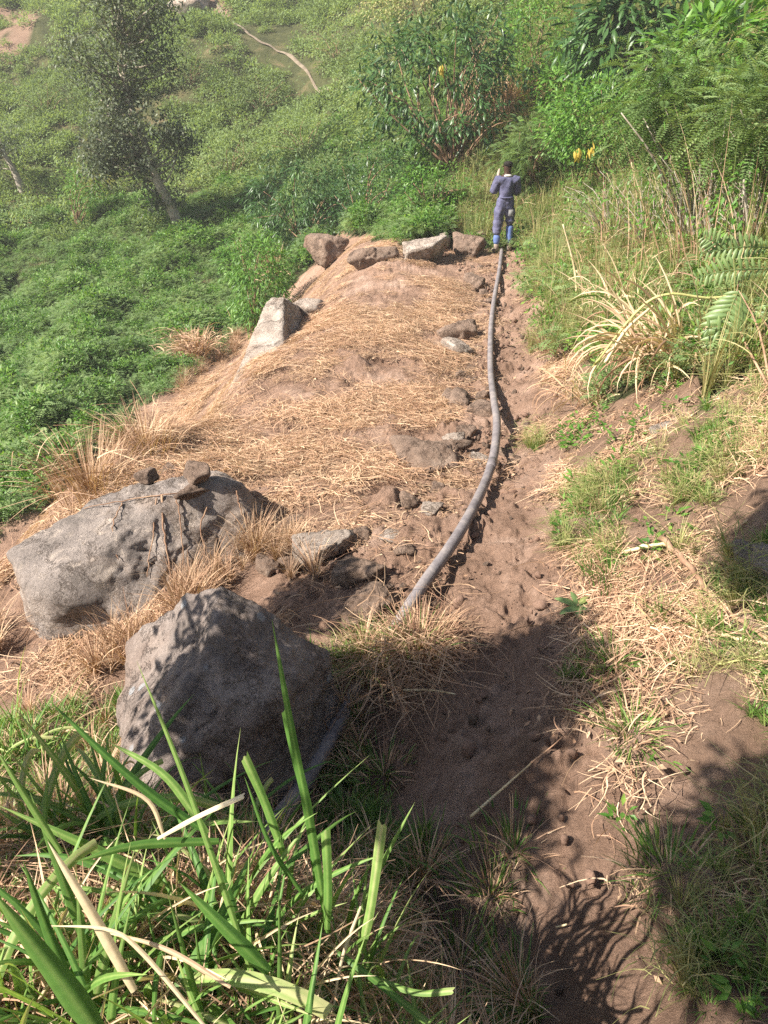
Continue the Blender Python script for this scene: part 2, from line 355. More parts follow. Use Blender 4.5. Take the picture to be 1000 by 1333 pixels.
M = {}
M['earth'] = ground_mat()
M['straw'] = leafmat("dry_straw", [(.22, .12, .08), (.43, .26, .165), (.60, .40, .26), (.82, .64, .43)], .15, .6, .75)
M['rust'] = leafmat("rusty_dry_leaves", [(.20, .11, .075), (.36, .22, .14), (.50, .34, .22), (.66, .50, .34)], .2, .7, .75)
M['pale'] = leafmat("bleached_reed", [(.45, .33, .2), (.66, .52, .33), (.80, .70, .50)], .2, .5, .8)
M['cover'] = leafmat("ferny_cover", [(.09, .155, .065), (.17, .26, .105), (.26, .37, .15), (.42, .50, .22)], .42, .55, .35, .3, .35)
M['farcover'] = leafmat("far_cover", [(.12, .135, .07), (.17, .235, .095), (.26, .36, .135), (.44, .47, .24)], .42, .6, .3, .25, .12)
M['grass'] = leafmat("green_grass", [(.05, .11, .02), (.10, .21, .04), (.17, .30, .06), (.36, .42, .14)], .35, .42, .7, .45)
M['mixgrass'] = leafmat("yellowing_grass", [(.09, .14, .035), (.20, .25, .075), (.38, .36, .15), (.58, .48, .26)], .3, .55, .6)
M['blade'] = leafmat("broad_blade", [(.025, .07, .018), (.055, .14, .03), (.115, .24, .05), (.24, .37, .10), (.50, .50, .24)], .35, .5, .62, .25)
M['darkleaf'] = leafmat("dark_leaf", [(.018, .05, .015), (.035, .09, .025), (.07, .15, .04), (.14, .24, .07)], .28, .4, .75, .5)
M['brightleaf'] = leafmat("bright_leaf", [(.04, .11, .02), (.08, .20, .03), (.15, .30, .05), (.28, .42, .08)], .38, .45, .75, .4)
M['greyleaf'] = leafmat("grey_leaf", [(.045, .06, .035), (.08, .105, .06), (.13, .16, .095), (.24, .27, .17)], .3, .5, .8)
M['ferngreen'] = leafmat("feather_leaf", [(.07, .125, .045), (.13, .21, .075), (.21, .31, .12), (.38, .45, .20)], .35, .4, .6, .4)
M['yellow'] = leafmat("yellow_leaf", [(.50, .36, .05), (.70, .56, .14)], .4, .5, .8)
M['bark'] = plain("bark", [(.12, .09, .07), (.26, .21, .17), (.40, .34, .28)], 9, .9, .8)
M['palebark'] = plain("pale_bark", [(.22, .18, .14), (.36, .31, .25), (.5, .45, .38)], 9, .9, .6)
M['twig'] = plain("dry_twig", [(.14, .07, .045), (.28, .17, .11), (.42, .29, .19)], 6, .9, .4)
M['stalk'] = plain("pale_stalk", [(.45, .33, .18), (.62, .5, .3), (.72, .62, .42)], 7, .6, .3)
M['yellowstalk'] = plain("yellow_stalk", [(.34, .34, .12), (.48, .45, .2)], 7, .5, .2)
M['pipe'] = plain("grey_hose", [(.12, .105, .11), (.19, .17, .175), (.30, .26, .24)], 7, .6, .6, .3, 40, bdist=.006, detail=9)
M['bouldergrey'] = rockmat("grey_boulder", [(.19, .165, .15), (.34, .29, .265), (.50, .43, .39)], (.74, .62, .52), .75, (.36, .25, .18))
M['boulderdark'] = rockmat("dark_boulder", [(.19, .16, .145), (.35, .29, .265), (.52, .44, .40)], (.56, .47, .42), .55, (.30, .20, .155), .7)
M['boulderpale'] = rockmat("pale_boulder", [(.26, .205, .17), (.42, .35, .30), (.58, .51, .45)], (.72, .67, .61), .6, (.33, .22, .155))
M['stonebrown'] = rockmat("brown_stone", [(.16, .11, .085), (.27, .19, .145), (.38, .28, .22)], (.48, .40, .33), .4, (.22, .13, .09))
M['clod'] = plain("clod", [(.13, .08, .055), (.21, .13, .095), (.30, .2, .15)], 8, .95, .5)

# ------------------------------------------------------------------ ground
def build_ground():
    n = 600
    s = np.linspace(-1, 1, n)
    def sp(s, lo, hi, c, k): 
        q = np.sinh(k * s) / np.sinh(k); return c + np.where(q < 0, q * (c - lo), q * (hi - c))
    X = sp(s, -75, 60, 0.5, 5.6); Y = sp(np.linspace(-.62, 1, n), -20 / .05, 125, 2.0, 5.2)
    Y = Y[Y > -14]
    x, y = np.meshgrid(X, Y); z = base_z(x, y); t, p, b, r, near = zones(x, y)
    rr = np.hypot(x, y); nearf = np.clip(1 - (rr - 9) / 14, 0, 1)
    soft = np.clip(p + .5 * r, 0, 1)
    d = .035 * fbm(x / .28, y / .28, s=3, o=4, g=.55) * nearf + (.016 + .014 * (p + r)) * fbm(x / .07, y / .07, s=8, o=3) * nearf + .05 * t * fbm(x / .45, y / .45, s=15, o=3) * nearf
    # trodden furrows and clods, eroded bank lip beside the path
    d += -.05 * p * np.abs(fbm(x / .9, y / 1.6, s=12, o=2)) + .06 * r * np.maximum(0, fbm(x / .22, y / .22, s=19, o=3)) * nearf
    d += .09 * b * np.maximum(0, fbm(x / .5, y / .5, s=23, o=3)) * nearf
    z = z + d
    V = np.stack([x, y, z], -1).reshape(-1, 3); ny, nx = x.shape
    i = np.arange(ny * nx).reshape(ny, nx); a, b_, c, e = i[:-1, :-1], i[:-1, 1:], i[1:, 1:], i[1:, :-1]
    Fc = np.concatenate([np.stack([a, b_, c], -1).reshape(-1, 3), np.stack([a, c, e], -1).reshape(-1, 3)])
    me = raw_mesh("ground", V, Fc, None, M['earth'], True)
    green = 1 - np.clip(t + p + b * .9 + r + near, 0, 1)
    fb = sum(inpoly(x + 2.0 * fbm(x / 2, y / 2, s=2), y + 3.5 * fbm(x / 3, y / 3, s=4), q).astype(float) for q in FARB)
    trk = (segd(x + .5 * fbm(x / 2, y / 2, s=6), y, TRK) < .16).astype(float)
    bare = np.clip(fb, 0, 1) * .8
    straw = np.clip(t * (1 - .8 * r) * (1 - p), 0, 1) * np.clip(.4 + .8 * fbm(x / .9, y / .9, s=77, o=3), 0, .8) + .35 * b + .15 * r
    zc = np.stack([straw, green * (1 - bare), bare, np.ones_like(x)], -1).astype(np.float32)
    at = me.attributes.new("zone", 'FLOAT_COLOR', 'POINT'); at.data.foreach_set("color", zc.ravel())
    o = link("ground", me); tag(o, kind='structure')
build_ground()
def build_trail():
    c = spline([(a, b, 0) for a, b in TRK], 60)[:, :2]; T = nrm(np.gradient(c, axis=0)); N = np.stack([-T[:, 1], T[:, 0]], -1)
    w = .07 + .04 * fbm(np.arange(60) / 5.0, np.zeros(60), s=3); V = []
    for sg in (-1, 0, 1):
        q = c + N * (w * sg)[:, None]; V.append(np.stack([q[:, 0], q[:, 1], base_z(q[:, 0], q[:, 1]) + .12 - .05 * abs(sg)], -1))
    V = np.stack(V, 1).reshape(-1, 3); F_ = []
    for i in range(59):
        for j in (0, 1): a = i * 3 + j; F_ += [(a, a + 1, a + 4), (a, a + 4, a + 3)]
    tag(link("trail", raw_mesh("trail", V, F_, np.full(len(V), .5), M['trail'], True)), kind='structure')
M['trail'] = plain("trail_earth", [(.13, .105, .07), (.19, .15, .11), (.25, .2, .15)], 3, .95, .3)
build_trail()

# ------------------------------------------------------------------ scattering (one object per kind of ground cover)
def protoobj(name, me):
    return bpy.data.objects.new(name, me)      # never linked: only its mesh is used
def scatter(name, protos, P, rot, scl, label, cat):
    N = len(P); me = bpy.data.meshes.new(name); me.vertices.add(N); me.vertices.foreach_set("co", np.asarray(P, np.float32).ravel())
    a = me.attributes.new("rot", 'FLOAT_VECTOR', 'POINT'); a.data.foreach_set("vector", np.asarray(rot, np.float32).ravel())
    a = me.attributes.new("scl", 'FLOAT', 'POINT'); a.data.foreach_set("value", np.asarray(scl, np.float32))
    a = me.attributes.new("idx", 'INT', 'POINT'); a.data.foreach_set("value", RNG.integers(0, len(protos), N).astype(np.int32))
    g = bpy.data.node_groups.new(name + "_nodes", 'GeometryNodeTree'); nd = g.nodes; L = g.links
    g.interface.new_socket("Geometry", in_out='INPUT', socket_type='NodeSocketGeometry'); g.interface.new_socket("Geometry", in_out='OUTPUT', socket_type='NodeSocketGeometry')
    gi = nd.new("NodeGroupInput"); go = nd.new("NodeGroupOutput"); j = nd.new("GeometryNodeJoinGeometry"); ip = nd.new("GeometryNodeInstanceOnPoints")
    for pm in protos:
        oi = nd.new("GeometryNodeObjectInfo"); oi.inputs['Object'].default_value = protoobj(pm.name, pm); oi.inputs['As Instance'].default_value = False
        g2 = nd.new("GeometryNodeGeometryToInstance"); L.new(oi.outputs['Geometry'], g2.inputs[0]); L.new(g2.outputs[0], j.inputs[0])
    L.new(gi.outputs[0], ip.inputs['Points']); L.new(j.outputs[0], ip.inputs['Instance']); ip.inputs['Pick Instance'].default_value = True
    for nm, dt, so in (("idx", 'INT', 'Instance Index'), ("rot", 'FLOAT_VECTOR', 'Rotation'), ("scl", 'FLOAT', 'Scale')):
        na = nd.new("GeometryNodeInputNamedAttribute"); na.data_type = dt; na.inputs['Name'].default_value = nm; L.new(na.outputs[0], ip.inputs[so])
    L.new(ip.outputs[0], go.inputs[0])
    o = link(name, me); md = o.modifiers.new("scatter", 'NODES'); md.node_group = g
    tag(o, label, cat, kind='stuff'); return o
def slope_rot(x, y, yaw, k=1.0):
    e = .08; gx = (base_z(x + e, y) - base_z(x - e, y)) / (2 * e) * k; gy = (base_z(x, y + e) - base_z(x, y - e)) / (2 * e) * k
    N = nrm(np.stack([-gx, -gy, np.ones_like(gx)], -1)); T = np.stack([np.cos(yaw), np.sin(yaw), 0 * yaw], -1)
    T = nrm(T - N * (T * N).sum(-1, keepdims=True)); B = np.cross(N, T)
    return np.stack([np.arctan2(B[:, 2], N[:, 2]), np.arcsin(np.clip(-T[:, 2], -1, 1)), np.arctan2(T[:, 1], T[:, 0])], -1)
def pts(n, x0, x1, y0, y1, margin=90, f=None):
    x = RNG.uniform(x0, x1, n); y = RNG.uniform(y0, y1, n); z = base_z(x, y)
    u, v, d = proj(np.stack([x, y, z], -1))
    k = (d > .3) & (u > -margin) & (u < 1000 + margin) & (v > -margin) & (v < 1333 + margin * 2)
    x, y, z = x[k], y[k], z[k]
    if f is not None: k = f(x, y); x, y, z = x[k], y[k], z[k]
    return x, y, z

def strands(n, rad, h0, ln, wd, flat=True, bend=1.0, K=5, seed=0, upw=.1, dirbias=0.0, mix=1.0):
    r = np.random.default_rng(seed); P0 = np.stack([r.normal(0, rad * .5, n), r.normal(0, rad * .5, n), r.uniform(0, h0, n)], -1)
    az = r.uniform(0, 2 * np.pi, n) if dirbias == 0 else r.normal(0, dirbias, n)
    D = np.stack([np.cos(az), np.sin(az), r.normal(upw, .12, n)], -1); l = ln * r.uniform(.4, 1.2, n)
    t = np.linspace(0, 1, K); cv = r.normal(0, bend, n); S0 = np.stack([-np.sin(az), np.cos(az), 0 * az], -1)
    P = P0[:, None] + D[:, None] * (l[:, None] * t)[..., None] + S0[:, None] * (l[:, None] * cv[:, None] * t ** 2 * .5)[..., None]
    P[..., 2] -= (l[:, None] * t ** 2 * upw * .9); P[..., 2] = np.abs(P[..., 2]) + .004
    Wd = wd * r.uniform(.5, 1.4, n)[:, None] * (1 - .6 * t)[None]
    side = nrm(S0 + r.normal(0, .6, (n, 3)))
    return ribbons(P, Wd, side, r.uniform(0, 1, n) * mix)
def tuft(n, h, spread, wd, seed=0, K=6, fold=0.0, rad=.03, curl=1.0, mix=(0, 1)):
    r = np.random.default_rng(seed); az = r.uniform(0, 2 * np.pi, n); out = np.stack([np.cos(az), np.sin(az), 0 * az], -1)
    P0 = out * r.uniform(0, rad, n)[:, None]; l = h * r.uniform(.45, 1.15, n); s = spread * r.uniform(.15, 1.1, n)
    t = np.linspace(0, 1, K); P = P0[:, None] + out[:, None] * (l[:, None] * s[:, None] * (t * .35 + t ** 2 * .65))[..., None]
    P[..., 2] += l[:, None] * (t - (curl * .38 * s[:, None]) * t ** 2.4)
    side = np.stack([-np.sin(az), np.cos(az), 0 * az], -1); side = nrm(side + r.normal(0, .3, (n, 3)))
    Wd = wd * r.uniform(.6, 1.3, n)[:, None] * (np.clip(1.05 - t ** 2.2, .04, 1) * (.55 + .45 * np.clip(t * 5, 0, 1)))[None]
    return ribbons(P, Wd, side, r.uniform(mix[0], mix[1], n), fold)
def pm(name, parts, mat):
    g = Geo()
    for p in parts: g.add(*p)
    return g.mesh(name, mat)

ST = [pm("straw_mat", [strands(64, .17, .05, .15, .0055, seed=k, upw=.2, bend=1.4)], M['straw']) for k in range(6)]
STC = [pm("long_straw", [strands(12, .2, .05, .32, .007, seed=40 + k, upw=.25, bend=1.8, K=7)], M['straw']) for k in range(4)]
RU = [pm("rust_litter", [(lambda r: leaves(r.normal(0, .1, (7, 3)) * [1, 1, .05] + [0, 0, .015], r.normal(0, 1, (7, 3)) * [1, 1, .15], .05 * r.uniform(.5, 1.2, 7), .022, r.uniform(0, 1, 7), r))(np.random.default_rng(k)), strands(40, .15, .04, .11, .006, seed=60 + k, upw=.3, bend=1.2)], M['rust']) for k in range(4)]
DT = [pm("dry_tuft", [tuft(45, .28, .9, .006, seed=80 + k, curl=1.3)], M['straw']) for k in range(4)]
RT = [pm("rust_tuft", [tuft(60, .35, .9, .005, seed=85 + k, curl=1.0)], M['rust']) for k in range(4)]
GT = [pm("grass_tuft", [tuft(34, .16, .9, .007, seed=90 + k)], M['grass']) for k in range(5)]
MT = [pm("mixed_tuft", [tuft(40, .26, .8, .005, seed=110 + k, mix=(.2, 1)), strands(26, .16, .25, .2, .005, seed=115 + k, upw=.6, bend=2)], M['mixgrass']) for k in range(5)]
TT = [pm("tall_tuft", [tuft(26, .75, .5, .009, seed=130 + k, K=7)], M['mixgrass']) for k in range(5)]
def fernlet(seed, n=44, rad=.3, Lr=.16, l=.05, w=.022, nl=6):
    r = np.random.default_rng(seed); d = nrm(r.normal(size=(n, 3)) * [1, 1, .8] + [0, 0, .5]); d[:, 2] = np.abs(d[:, 2])
    P = d * rad * r.uniform(.25, 1, n)[:, None] * [1, 1, .85]; D = nrm(d * [1, 1, .25] + r.normal(0, .5, (n, 3)))
    return compound(P, D, nl, Lr, l, w, r.uniform(0, 1, n), r, .3)
FL = [pm("ferny_shrublet", [fernlet(k)], M['cover']) for k in range(6)]
def broadlet(seed, n=150, rad=.3, l=.075, w=.035):
    r = np.random.default_rng(seed); d = nrm(r.normal(size=(n, 3)) + [0, 0, .5]); d[:, 2] = np.abs(d[:, 2])
    P = d * rad * r.uniform(.3, 1, n)[:, None]; D = nrm(d + r.normal(0, .6, (n, 3)) - [0, 0, .3])
    return leaves(P, D, l * r.uniform(.6, 1.3, n), w, r.uniform(0, 1, n), r)
BL = [pm("broad_shrublet", [broadlet(20 + k)], M['brightleaf']) for k in range(4)]
FC = [pm("far_shrublet", [broadlet(30 + k, 210, .42, .10, .05)], M['farcover']) for k in range(5)]
def weed(seed, n=16, h=.14, l=.055, w=.022):
    r = np.random.default_rng(seed); az = r.uniform(0, 6.28, n); P = np.stack([.03 * np.cos(az), .03 * np.sin(az), r.uniform(.01, h, n)], -1)
    return leaves(P, np.stack([np.cos(az), np.sin(az), r.uniform(-.1, .7, n)], -1), l * r.uniform(.6, 1.3, n), w, r.uniform(0, 1, n), r)
WD = [pm("weed", [weed(200 + k)], M['brightleaf']) for k in range(4)]
def pebble(seed, sub=1, mat='clod'):
    bm = bmesh.new(); bmesh.ops.create_icosphere(bm, subdivisions=sub + 1, radius=1); r = np.random.default_rng(seed)
    V = np.array([v.co[:] for v in bm.verts]); Fc = np.array([[v.index for v in f.verts] for f in bm.faces]); bm.free()
    pl = nrm(r.normal(size=(9, 3))); dd = r.uniform(.55, .95, 9); dots = V @ pl.T; rad = np.min(np.where(dots > .05, dd / np.maximum(dots, .05), 9), 1); rad = np.minimum(rad, 1.1)
    V = V * rad[:, None] * [1, r.uniform(.6, 1), r.uniform(.5, .8)]
    return raw_mesh("pebble", V, Fc, r.uniform(0, 1, len(V)), M[mat])
PB = [pebble(k) for k in range(6)] + [pebble(k, 1, 'stonebrown') for k in range(6, 9)]

def yaw(n): return RNG.uniform(0, 2 * np.pi, n)
def tz(x, y): t, p, b, r, near = zones(x, y); return t, p, b, r, near
# straw mat over the cleared terrace
x, y, z = pts(6500, -4.2, 1.6, 3.2, 17.5, f=lambda x, y: (lambda q: (q[0] > 0) & (q[1] < 1) & (np.hypot(base_z(x + .1, y) - base_z(x - .1, y), base_z(x, y + .1) - base_z(x, y - .1)) < .14) & (RNG.random(len(x)) < (1 - .8 * q[3]) * np.clip(.36 + 1.3 * fbm(x / .9, y / .9, s=77, o=3) - .35 * np.clip((y - 10) / 4, 0, 1), .03, 1)))(tz(x, y)))
scatter("cut_straw", ST, np.stack([x, y, z + .012], -1), slope_rot(x, y, yaw(len(x))), RNG.uniform(.7, 1.35, len(x)), "golden cut straw strewn over the cleared terrace", "straw")
k = RNG.random(len(x)) < .35; x, y, z = x[k], y[k], z[k]
scatter("long_straw", STC, np.stack([x, y, z + .03], -1), slope_rot(x, y, yaw(len(x))), RNG.uniform(.5, 1.1, len(x)), "long loose dry stalks lying on the straw of the terrace", "straw")
# rusty litter on bare soil, bank and rubble
x, y, z = pts(9000, -3.5, 3.4, .8, 17, f=lambda x, y: (lambda q: ((q[2] > 0) | (q[3] > 0) | (q[0] > 0)) & ((q[1] < 1) | (RNG.random(len(x)) < .25)) & (RNG.random(len(x)) < np.clip(.25 + .15 * q[2] + .7 * fbm(x / .7, y / .7, s=71, o=3), 0.02, 1)))(tz(x, y)))
scatter("dry_litter", RU, np.stack([x, y, z + .015], -1), slope_rot(x, y, yaw(len(x))), RNG.uniform(.5, 1.2, len(x)), "rust brown dry leaf litter on the bare soil beside the footpath", "litter")
x, y, z = pts(5000, .6, 3.6, 1.0, 8, f=lambda x, y: (lambda q: ((q[2] > 0) & (q[1] < 1)) & (RNG.random(len(x)) < np.clip(.02 + .9 * fbm(x / .6, y / .6, s=171, o=3), 0.02, 1)))(tz(x, y)))
scatter("bank_straw", ST, np.stack([x, y, z + .015], -1), slope_rot(x, y, yaw(len(x))), RNG.uniform(.6, 1.2, len(x)), "dry straw scattered over the bank right of the footpath", "straw")
# pebbles and clods
x, y, z = pts(24000, -2.5, 3.2, .9, 16, f=lambda x, y: (lambda q: ((q[1] > 0) | (q[3] > 0) | (q[2] > 0)) & (RNG.random(len(x)) < .22 + .5 * q[3] + .25 * (fbm(x / .6, y / .6, s=51, o=2) > .2)))(tz(x, y)))
scatter("pebbles", PB, np.stack([x, y, z], -1), np.stack([yaw(len(x)), yaw(len(x)), yaw(len(x))], -1), .006 + .042 * RNG.random(len(x)) ** 5 + .006 * (y > 5), "reddish pebbles and soil clods along the footpath", "pebbles")
# green hollow and far hillside
vegf = lambda x, y: (lambda q: (q[0] + q[1] + q[2] + q[3] + q[4] < 1))(tz(x, y))
x, y, z = pts(26000, -16, 4.5, 3.8, 30, f=lambda x, y: vegf(x, y) & (x < 1.3 + (y - 16) * .12) & (RNG.random(len(x)) < .8))
hump = np.clip(fbm(x / .95, y / .95, s=64, o=3), -.6, 1)
scatter("fern_cover", FL + BL[:3], np.stack([x, y, z + .05 + .26 * np.maximum(hump, -.4) + RNG.uniform(-.08, .12, len(x))], -1), np.stack([0 * x, 0 * x, yaw(len(x))], -1), (.75 + .4 * hump) * RNG.uniform(.8, 1.3, len(x)), "dense ferny green ground cover filling the hollow left of the terrace", "ground cover")
def farf(x, y):
    fb = sum(inpoly(x, y, q).astype(float) for q in FARB)
    return vegf(x, y) & ((fb < 1) | (RNG.random(len(x)) < .3)) & (segd(x, y, TRK) > .5) & (RNG.random(len(x)) < np.clip(.75 + .9 * fbm(x / 6, y / 6, s=88, o=3), .25, 1))
x, y, z = pts(34000, -45, 40, 27, 95, f=farf)
scatter("hillside_cover", FC, np.stack([x, y, z], -1), np.stack([0 * x, 0 * x, yaw(len(x))], -1), RNG.uniform(.7, 1.5, len(x)) * (1 + .5 * np.clip((y - 35) / 40, 0, 1)), "scrubby green vegetation covering the far hillside", "ground cover")
# right hand slope and the rise behind the person
def rightf(x, y): return vegf(x, y) & (x > 1.3 + (y - 16) * .12) | ((zones(x, y)[2] > 0) & (y > 8))
x, y, z = pts(26000, 1.6, 16, 4.6, 27, f=lambda x, y: rightf(x, y))
k = RNG.random(len(x))
def sub(m): return x[m], y[m], z[m]
a = sub(k < .42); scatter("mixed_grass", MT, np.stack(a, -1), np.stack([0 * a[0], 0 * a[0], yaw(len(a[0]))], -1), RNG.uniform(.7, 1.5, len(a[0])), "yellowing knee high grass on the slope right of the footpath", "grass")
a = sub((k > .42) & (k < .52)); scatter("tall_grass", TT, np.stack(a, -1), np.stack([0 * a[0], 0 * a[0], yaw(len(a[0]))], -1), RNG.uniform(.6, 1.2, len(a[0])), "tall thin grass stems on the slope right of the footpath", "grass")
a = sub((k > .52) & (k < .78)); scatter("weedy_cover", FL + BL, np.stack([a[0], a[1], a[2] + .1], -1), np.stack([0 * a[0], 0 * a[0], yaw(len(a[0]))], -1), RNG.uniform(.5, 1.1, len(a[0])), "leafy green weeds growing through the grass on the right slope", "weeds")
a = sub((k > .78) & (k < .92)); scatter("dry_undergrowth", RT, np.stack(a, -1), np.stack([0 * a[0], 0 * a[0], yaw(len(a[0]))], -1), RNG.uniform(.7, 1.6, len(a[0])), "brown dead undergrowth between the grass of the right slope", "undergrowth")
# short grass on the near bank, sparse tufts
x, y, z = pts(5200, .7, 3.6, 1.0, 9, f=lambda x, y: (lambda q: (q[2] > 0) & (fbm(x / .55, y / .55, s=91, o=3) > .34))(tz(x, y)))
scatter("short_grass", GT + MT[:2], np.stack([x, y, z], -1), slope_rot(x, y, yaw(len(x)), .4), RNG.uniform(.4, .95, len(x)), "short green grass patches on the bank beside the footpath", "grass")
x, y, z = pts(1500, .7, 3.4, 1.0, 7, f=lambda x, y: (lambda q: (q[2] > 0) & (fbm(x / .5, y / .5, s=95, o=3) > .25))(tz(x, y)))
scatter("small_weeds", WD, np.stack([x, y, z], -1), np.stack([0 * x, 0 * x, yaw(len(x))], -1), RNG.uniform(.5, 1.2, len(x)), "small leafy weeds on the bank beside the footpath", "weeds")
# grass in the shaded ditch and round the near mound
x, y, z = pts(5200, -2.4, .75, .55, 3.3, 200, f=lambda x, y: ((x < .28 - .1 * (y - 1.5) + .25 * fbm(x / .4, y / .4, s=7)) & (RNG.random(len(x)) < np.clip(.6 - .1 * y, .1, 1))))
scatter("ditch_grass", GT + DT[:1], np.stack([x, y, z], -1), slope_rot(x, y, yaw(len(x)), .5), RNG.uniform(.5, 1.1, len(x)), "thin grass growing in the shaded ditch below the reeds", "grass")
x, y, z = pts(420, -1.8, .1, .35, 1.75, 250)
scatter("mound_straw", STC + ST, np.stack([x, y, z + .05], -1), slope_rot(x, y, yaw(len(x))), RNG.uniform(.5, 1.2, len(x)), "matted dead stalks under the foreground grass", "straw")
# dry fringe at the terrace's outer edge
x, y, z = pts(9000, -4.2, 1.2, 3.6, 17.8, f=lambda x, y: (lambda q, q2: (q[0] > 0) & (q2[0] < 1) | ((q[0] < 1) & (q2[0] > 0) & (x < .9)))(zones(x, y), zones(x - .22, y + .1)))
x, y, z = x[x < -.4], y[x < -.4], z[x < -.4]
scatter("dry_fringe", DT + RT, np.stack([x, y, z], -1), np.stack([0 * x, 0 * x, yaw(len(x))], -1), RNG.uniform(.6, 1.25, len(x)), "dry brown grass fringe along the outer edge of the terrace", "grass")

# ------------------------------------------------------------------ rocks
from mathutils.bvhtree import BVHTree
def rock_mesh(name, size, mat, seed=0, planes=None, sub=4, rough=.05, k=14.0):
    r = np.random.default_rng(seed); bm = bmesh.new(); bmesh.ops.create_icosphere(bm, subdivisions=sub, radius=1)
    V = np.array([v.co[:] for v in bm.verts]); Fc = np.array([[v.index for v in f.verts] for f in bm.faces]); bm.free()
    size = np.array(size, float)
    if planes is None:
        n = r.integers(8, 13); N = nrm(r.normal(size=(n, 3)) + 0); d = r.uniform(.62, .98, n)
        N = np.concatenate([N, nrm(r.normal(0, .15, (1, 3)) + [0, 0, 1])]); d = np.append(d, .8)
        sc = size
    else:
        N = nrm(np.array([p[:3] for p in planes], float)); d = np.array([p[3] for p in planes], float); sc = np.ones(3)
    dots = V @ N.T; inv = np.maximum(dots / d, 0); rad = 1.0 / ((inv ** k).sum(1) + .55 ** k * (planes is None) + 1e-6) ** (1 / k)
    V = V * rad[:, None] * sc
    s = float(size.mean()); P = V / s
    nv = nrm(V)
    e = rough * s * (fbm(P[:, 0] * 2.2 + seed, P[:, 1] * 2.2, P[:, 2] * 2.2, s=seed, o=6, g=.6))
    rid = -np.abs(fbm(P[:, 0] * 1.4 - seed, P[:, 1] * 1.4, P[:, 2] * 1.8, s=seed + 9, o=3)) * rough * s * 1.2
    if sub >= 5:
        e = e + .012 * fbm(V[:, 0] * 9, V[:, 1] * 9, V[:, 2] * 9, s=seed + 3, o=4, g=.65) - .02 * np.maximum(0, .12 - np.abs(vn(V[:, 0] * 2.6 + .8 * vn(V[:, 0] * 5, V[:, 1] * 5, V[:, 2] * 5, 4), V[:, 1] * 2.6, V[:, 2] * 3.2, seed + 6))) / .12
    V = V + nv * (e + rid)[:, None]
    return raw_mesh(name, V, Fc, None, M[mat], True)
def rock(u, v, size, yawd, mat, label, cat='stone', group=None, seed=0, planes=None, sub=4, sink=.35, tilt=(0, 0), rough=.07, name='stone', dz=0.0, loc=None, k=14.0):
    p = Vector(loc) if loc else H(u, v)
    if not loc: p.z += size[2] * (1 - 2 * sink) + dz
    o = link(name, rock_mesh(name, size, mat, seed, planes, sub, rough, k), None, p, (math.radians(tilt[0]), math.radians(tilt[1]), math.radians(yawd)))
    return tag(o, label, cat, group)
b2 = rock(0, 0, (.5, .42, .6), 0, 'boulderdark', "dark pointed boulder in tree shade behind the foreground reeds", 'boulder', seed=5, sub=6, loc=(-.80, 2.72, -2.49), rough=.05, name='boulder', k=22,
     planes=[(.08, -.72, .66, .36), (.1, -.97, .25, .50), (-.72, -.18, .66, .265), (-.97, -.2, 0, .52), (.64, -.02, .74, .345), (.95, -.25, .12, .46), (.2, .93, .25, .28), (-.1, .1, 1, .585), (0, -.2, -1, .5), (.7, -.65, .25, .46), (-.65, -.75, .15, .52)])
b1 = rock(0, 0, (.9, .45, .45), 36, 'bouldergrey', "long grey boulder with dead vines hanging over its face", 'boulder', seed=12, sub=6, loc=(-1.80, 4.62, -3.02), tilt=(0, -9), rough=.035, name='boulder', k=22,
     planes=[(.03, -.80, .60, .40), (-.1, -.1, 1, .40), (.45, .2, 1, .60), (1, .1, .15, .93), (-1, 0, .1, .86), (-.7, -.5, .5, .80), (0, 1, .2, .36), (0, 0, -1, .4), (.75, -.65, .2, .84), (.2, .6, .9, .5), (-.5, -.85, -.1, .66)])
_a = H(333, 500); _b = H(388, 412); _c = (_a + _b) / 2; _L = (_b - _a).length / 2
rock(0, 0, (.9, .4, .4), math.degrees(math.atan2(_b.y - _a.y, _b.x - _a.x)), 'boulderpale', "tall whitish slab sunk in the outer edge of the straw terrace", 'boulder', seed=21, sub=6, rough=.06, name='boulder', loc=(_c.x - .05, _c.y, _c.z + .12), k=16,
     planes=[(0, 1, .5, .34), (.3, .9, .1, .42), (0, -1, .3, .30), (1, 0, .5, _L * .8), (-1, .25, .4, _L * .85), (-.25, .2, 1, .50), (.4, 0, 1, .58), (0, 0, -1, .6)])
rock(408, 408, (.26, .2, .24), 10, 'boulderpale', "small whitish rock right of the tall whitish boulder", 'stone', seed=22, sink=.35)
rock(428, 345, (.36, .34, .46), 15, 'stonebrown', "upright brown boulder at the far left corner of the terrace", 'boulder', seed=23, sub=5, sink=.2, tilt=(0, 18), name='boulder')
rock(478, 345, (.34, .3, .26), 0, 'stonebrown', "rounded brown boulder beside the upright brown boulder", 'boulder', seed=24, sub=5, sink=.3, name='boulder')
rock(548, 337, (.42, .30, .34), 5, 'boulderpale', "largest white rock of the row left of the person", 'stone', seed=25, sub=5, sink=.3)
rock(574, 324, (.24, .2, .26), 40, 'boulderpale', "small white rock between two larger ones left of the person", 'stone', seed=26, sink=.3)
rock(611, 333, (.36, .28, .32), -25, 'stonebrown', "flat tan rock leaning beside the person's feet", 'stone', seed=27, sub=5, sink=.3, tilt=(25, 0))
rock(630, 318, (.15, .15, .22), 0, 'stonebrown', "small upright tan rock nearest the person's left boot", 'stone', seed=28, sink=.25)
rock(593, 322, (.1, .1, .12), 0, 'stonebrown', "little dark rock wedged in the row left of the person", 'stone', seed=128, sink=.25)
rock(556, 608, (.27, .22, .17), 8, 'stonebrown', "flat-topped squarish tan rock left of the hose casting a shadow", 'stone', seed=29, sub=5, sink=.3, rough=.05)
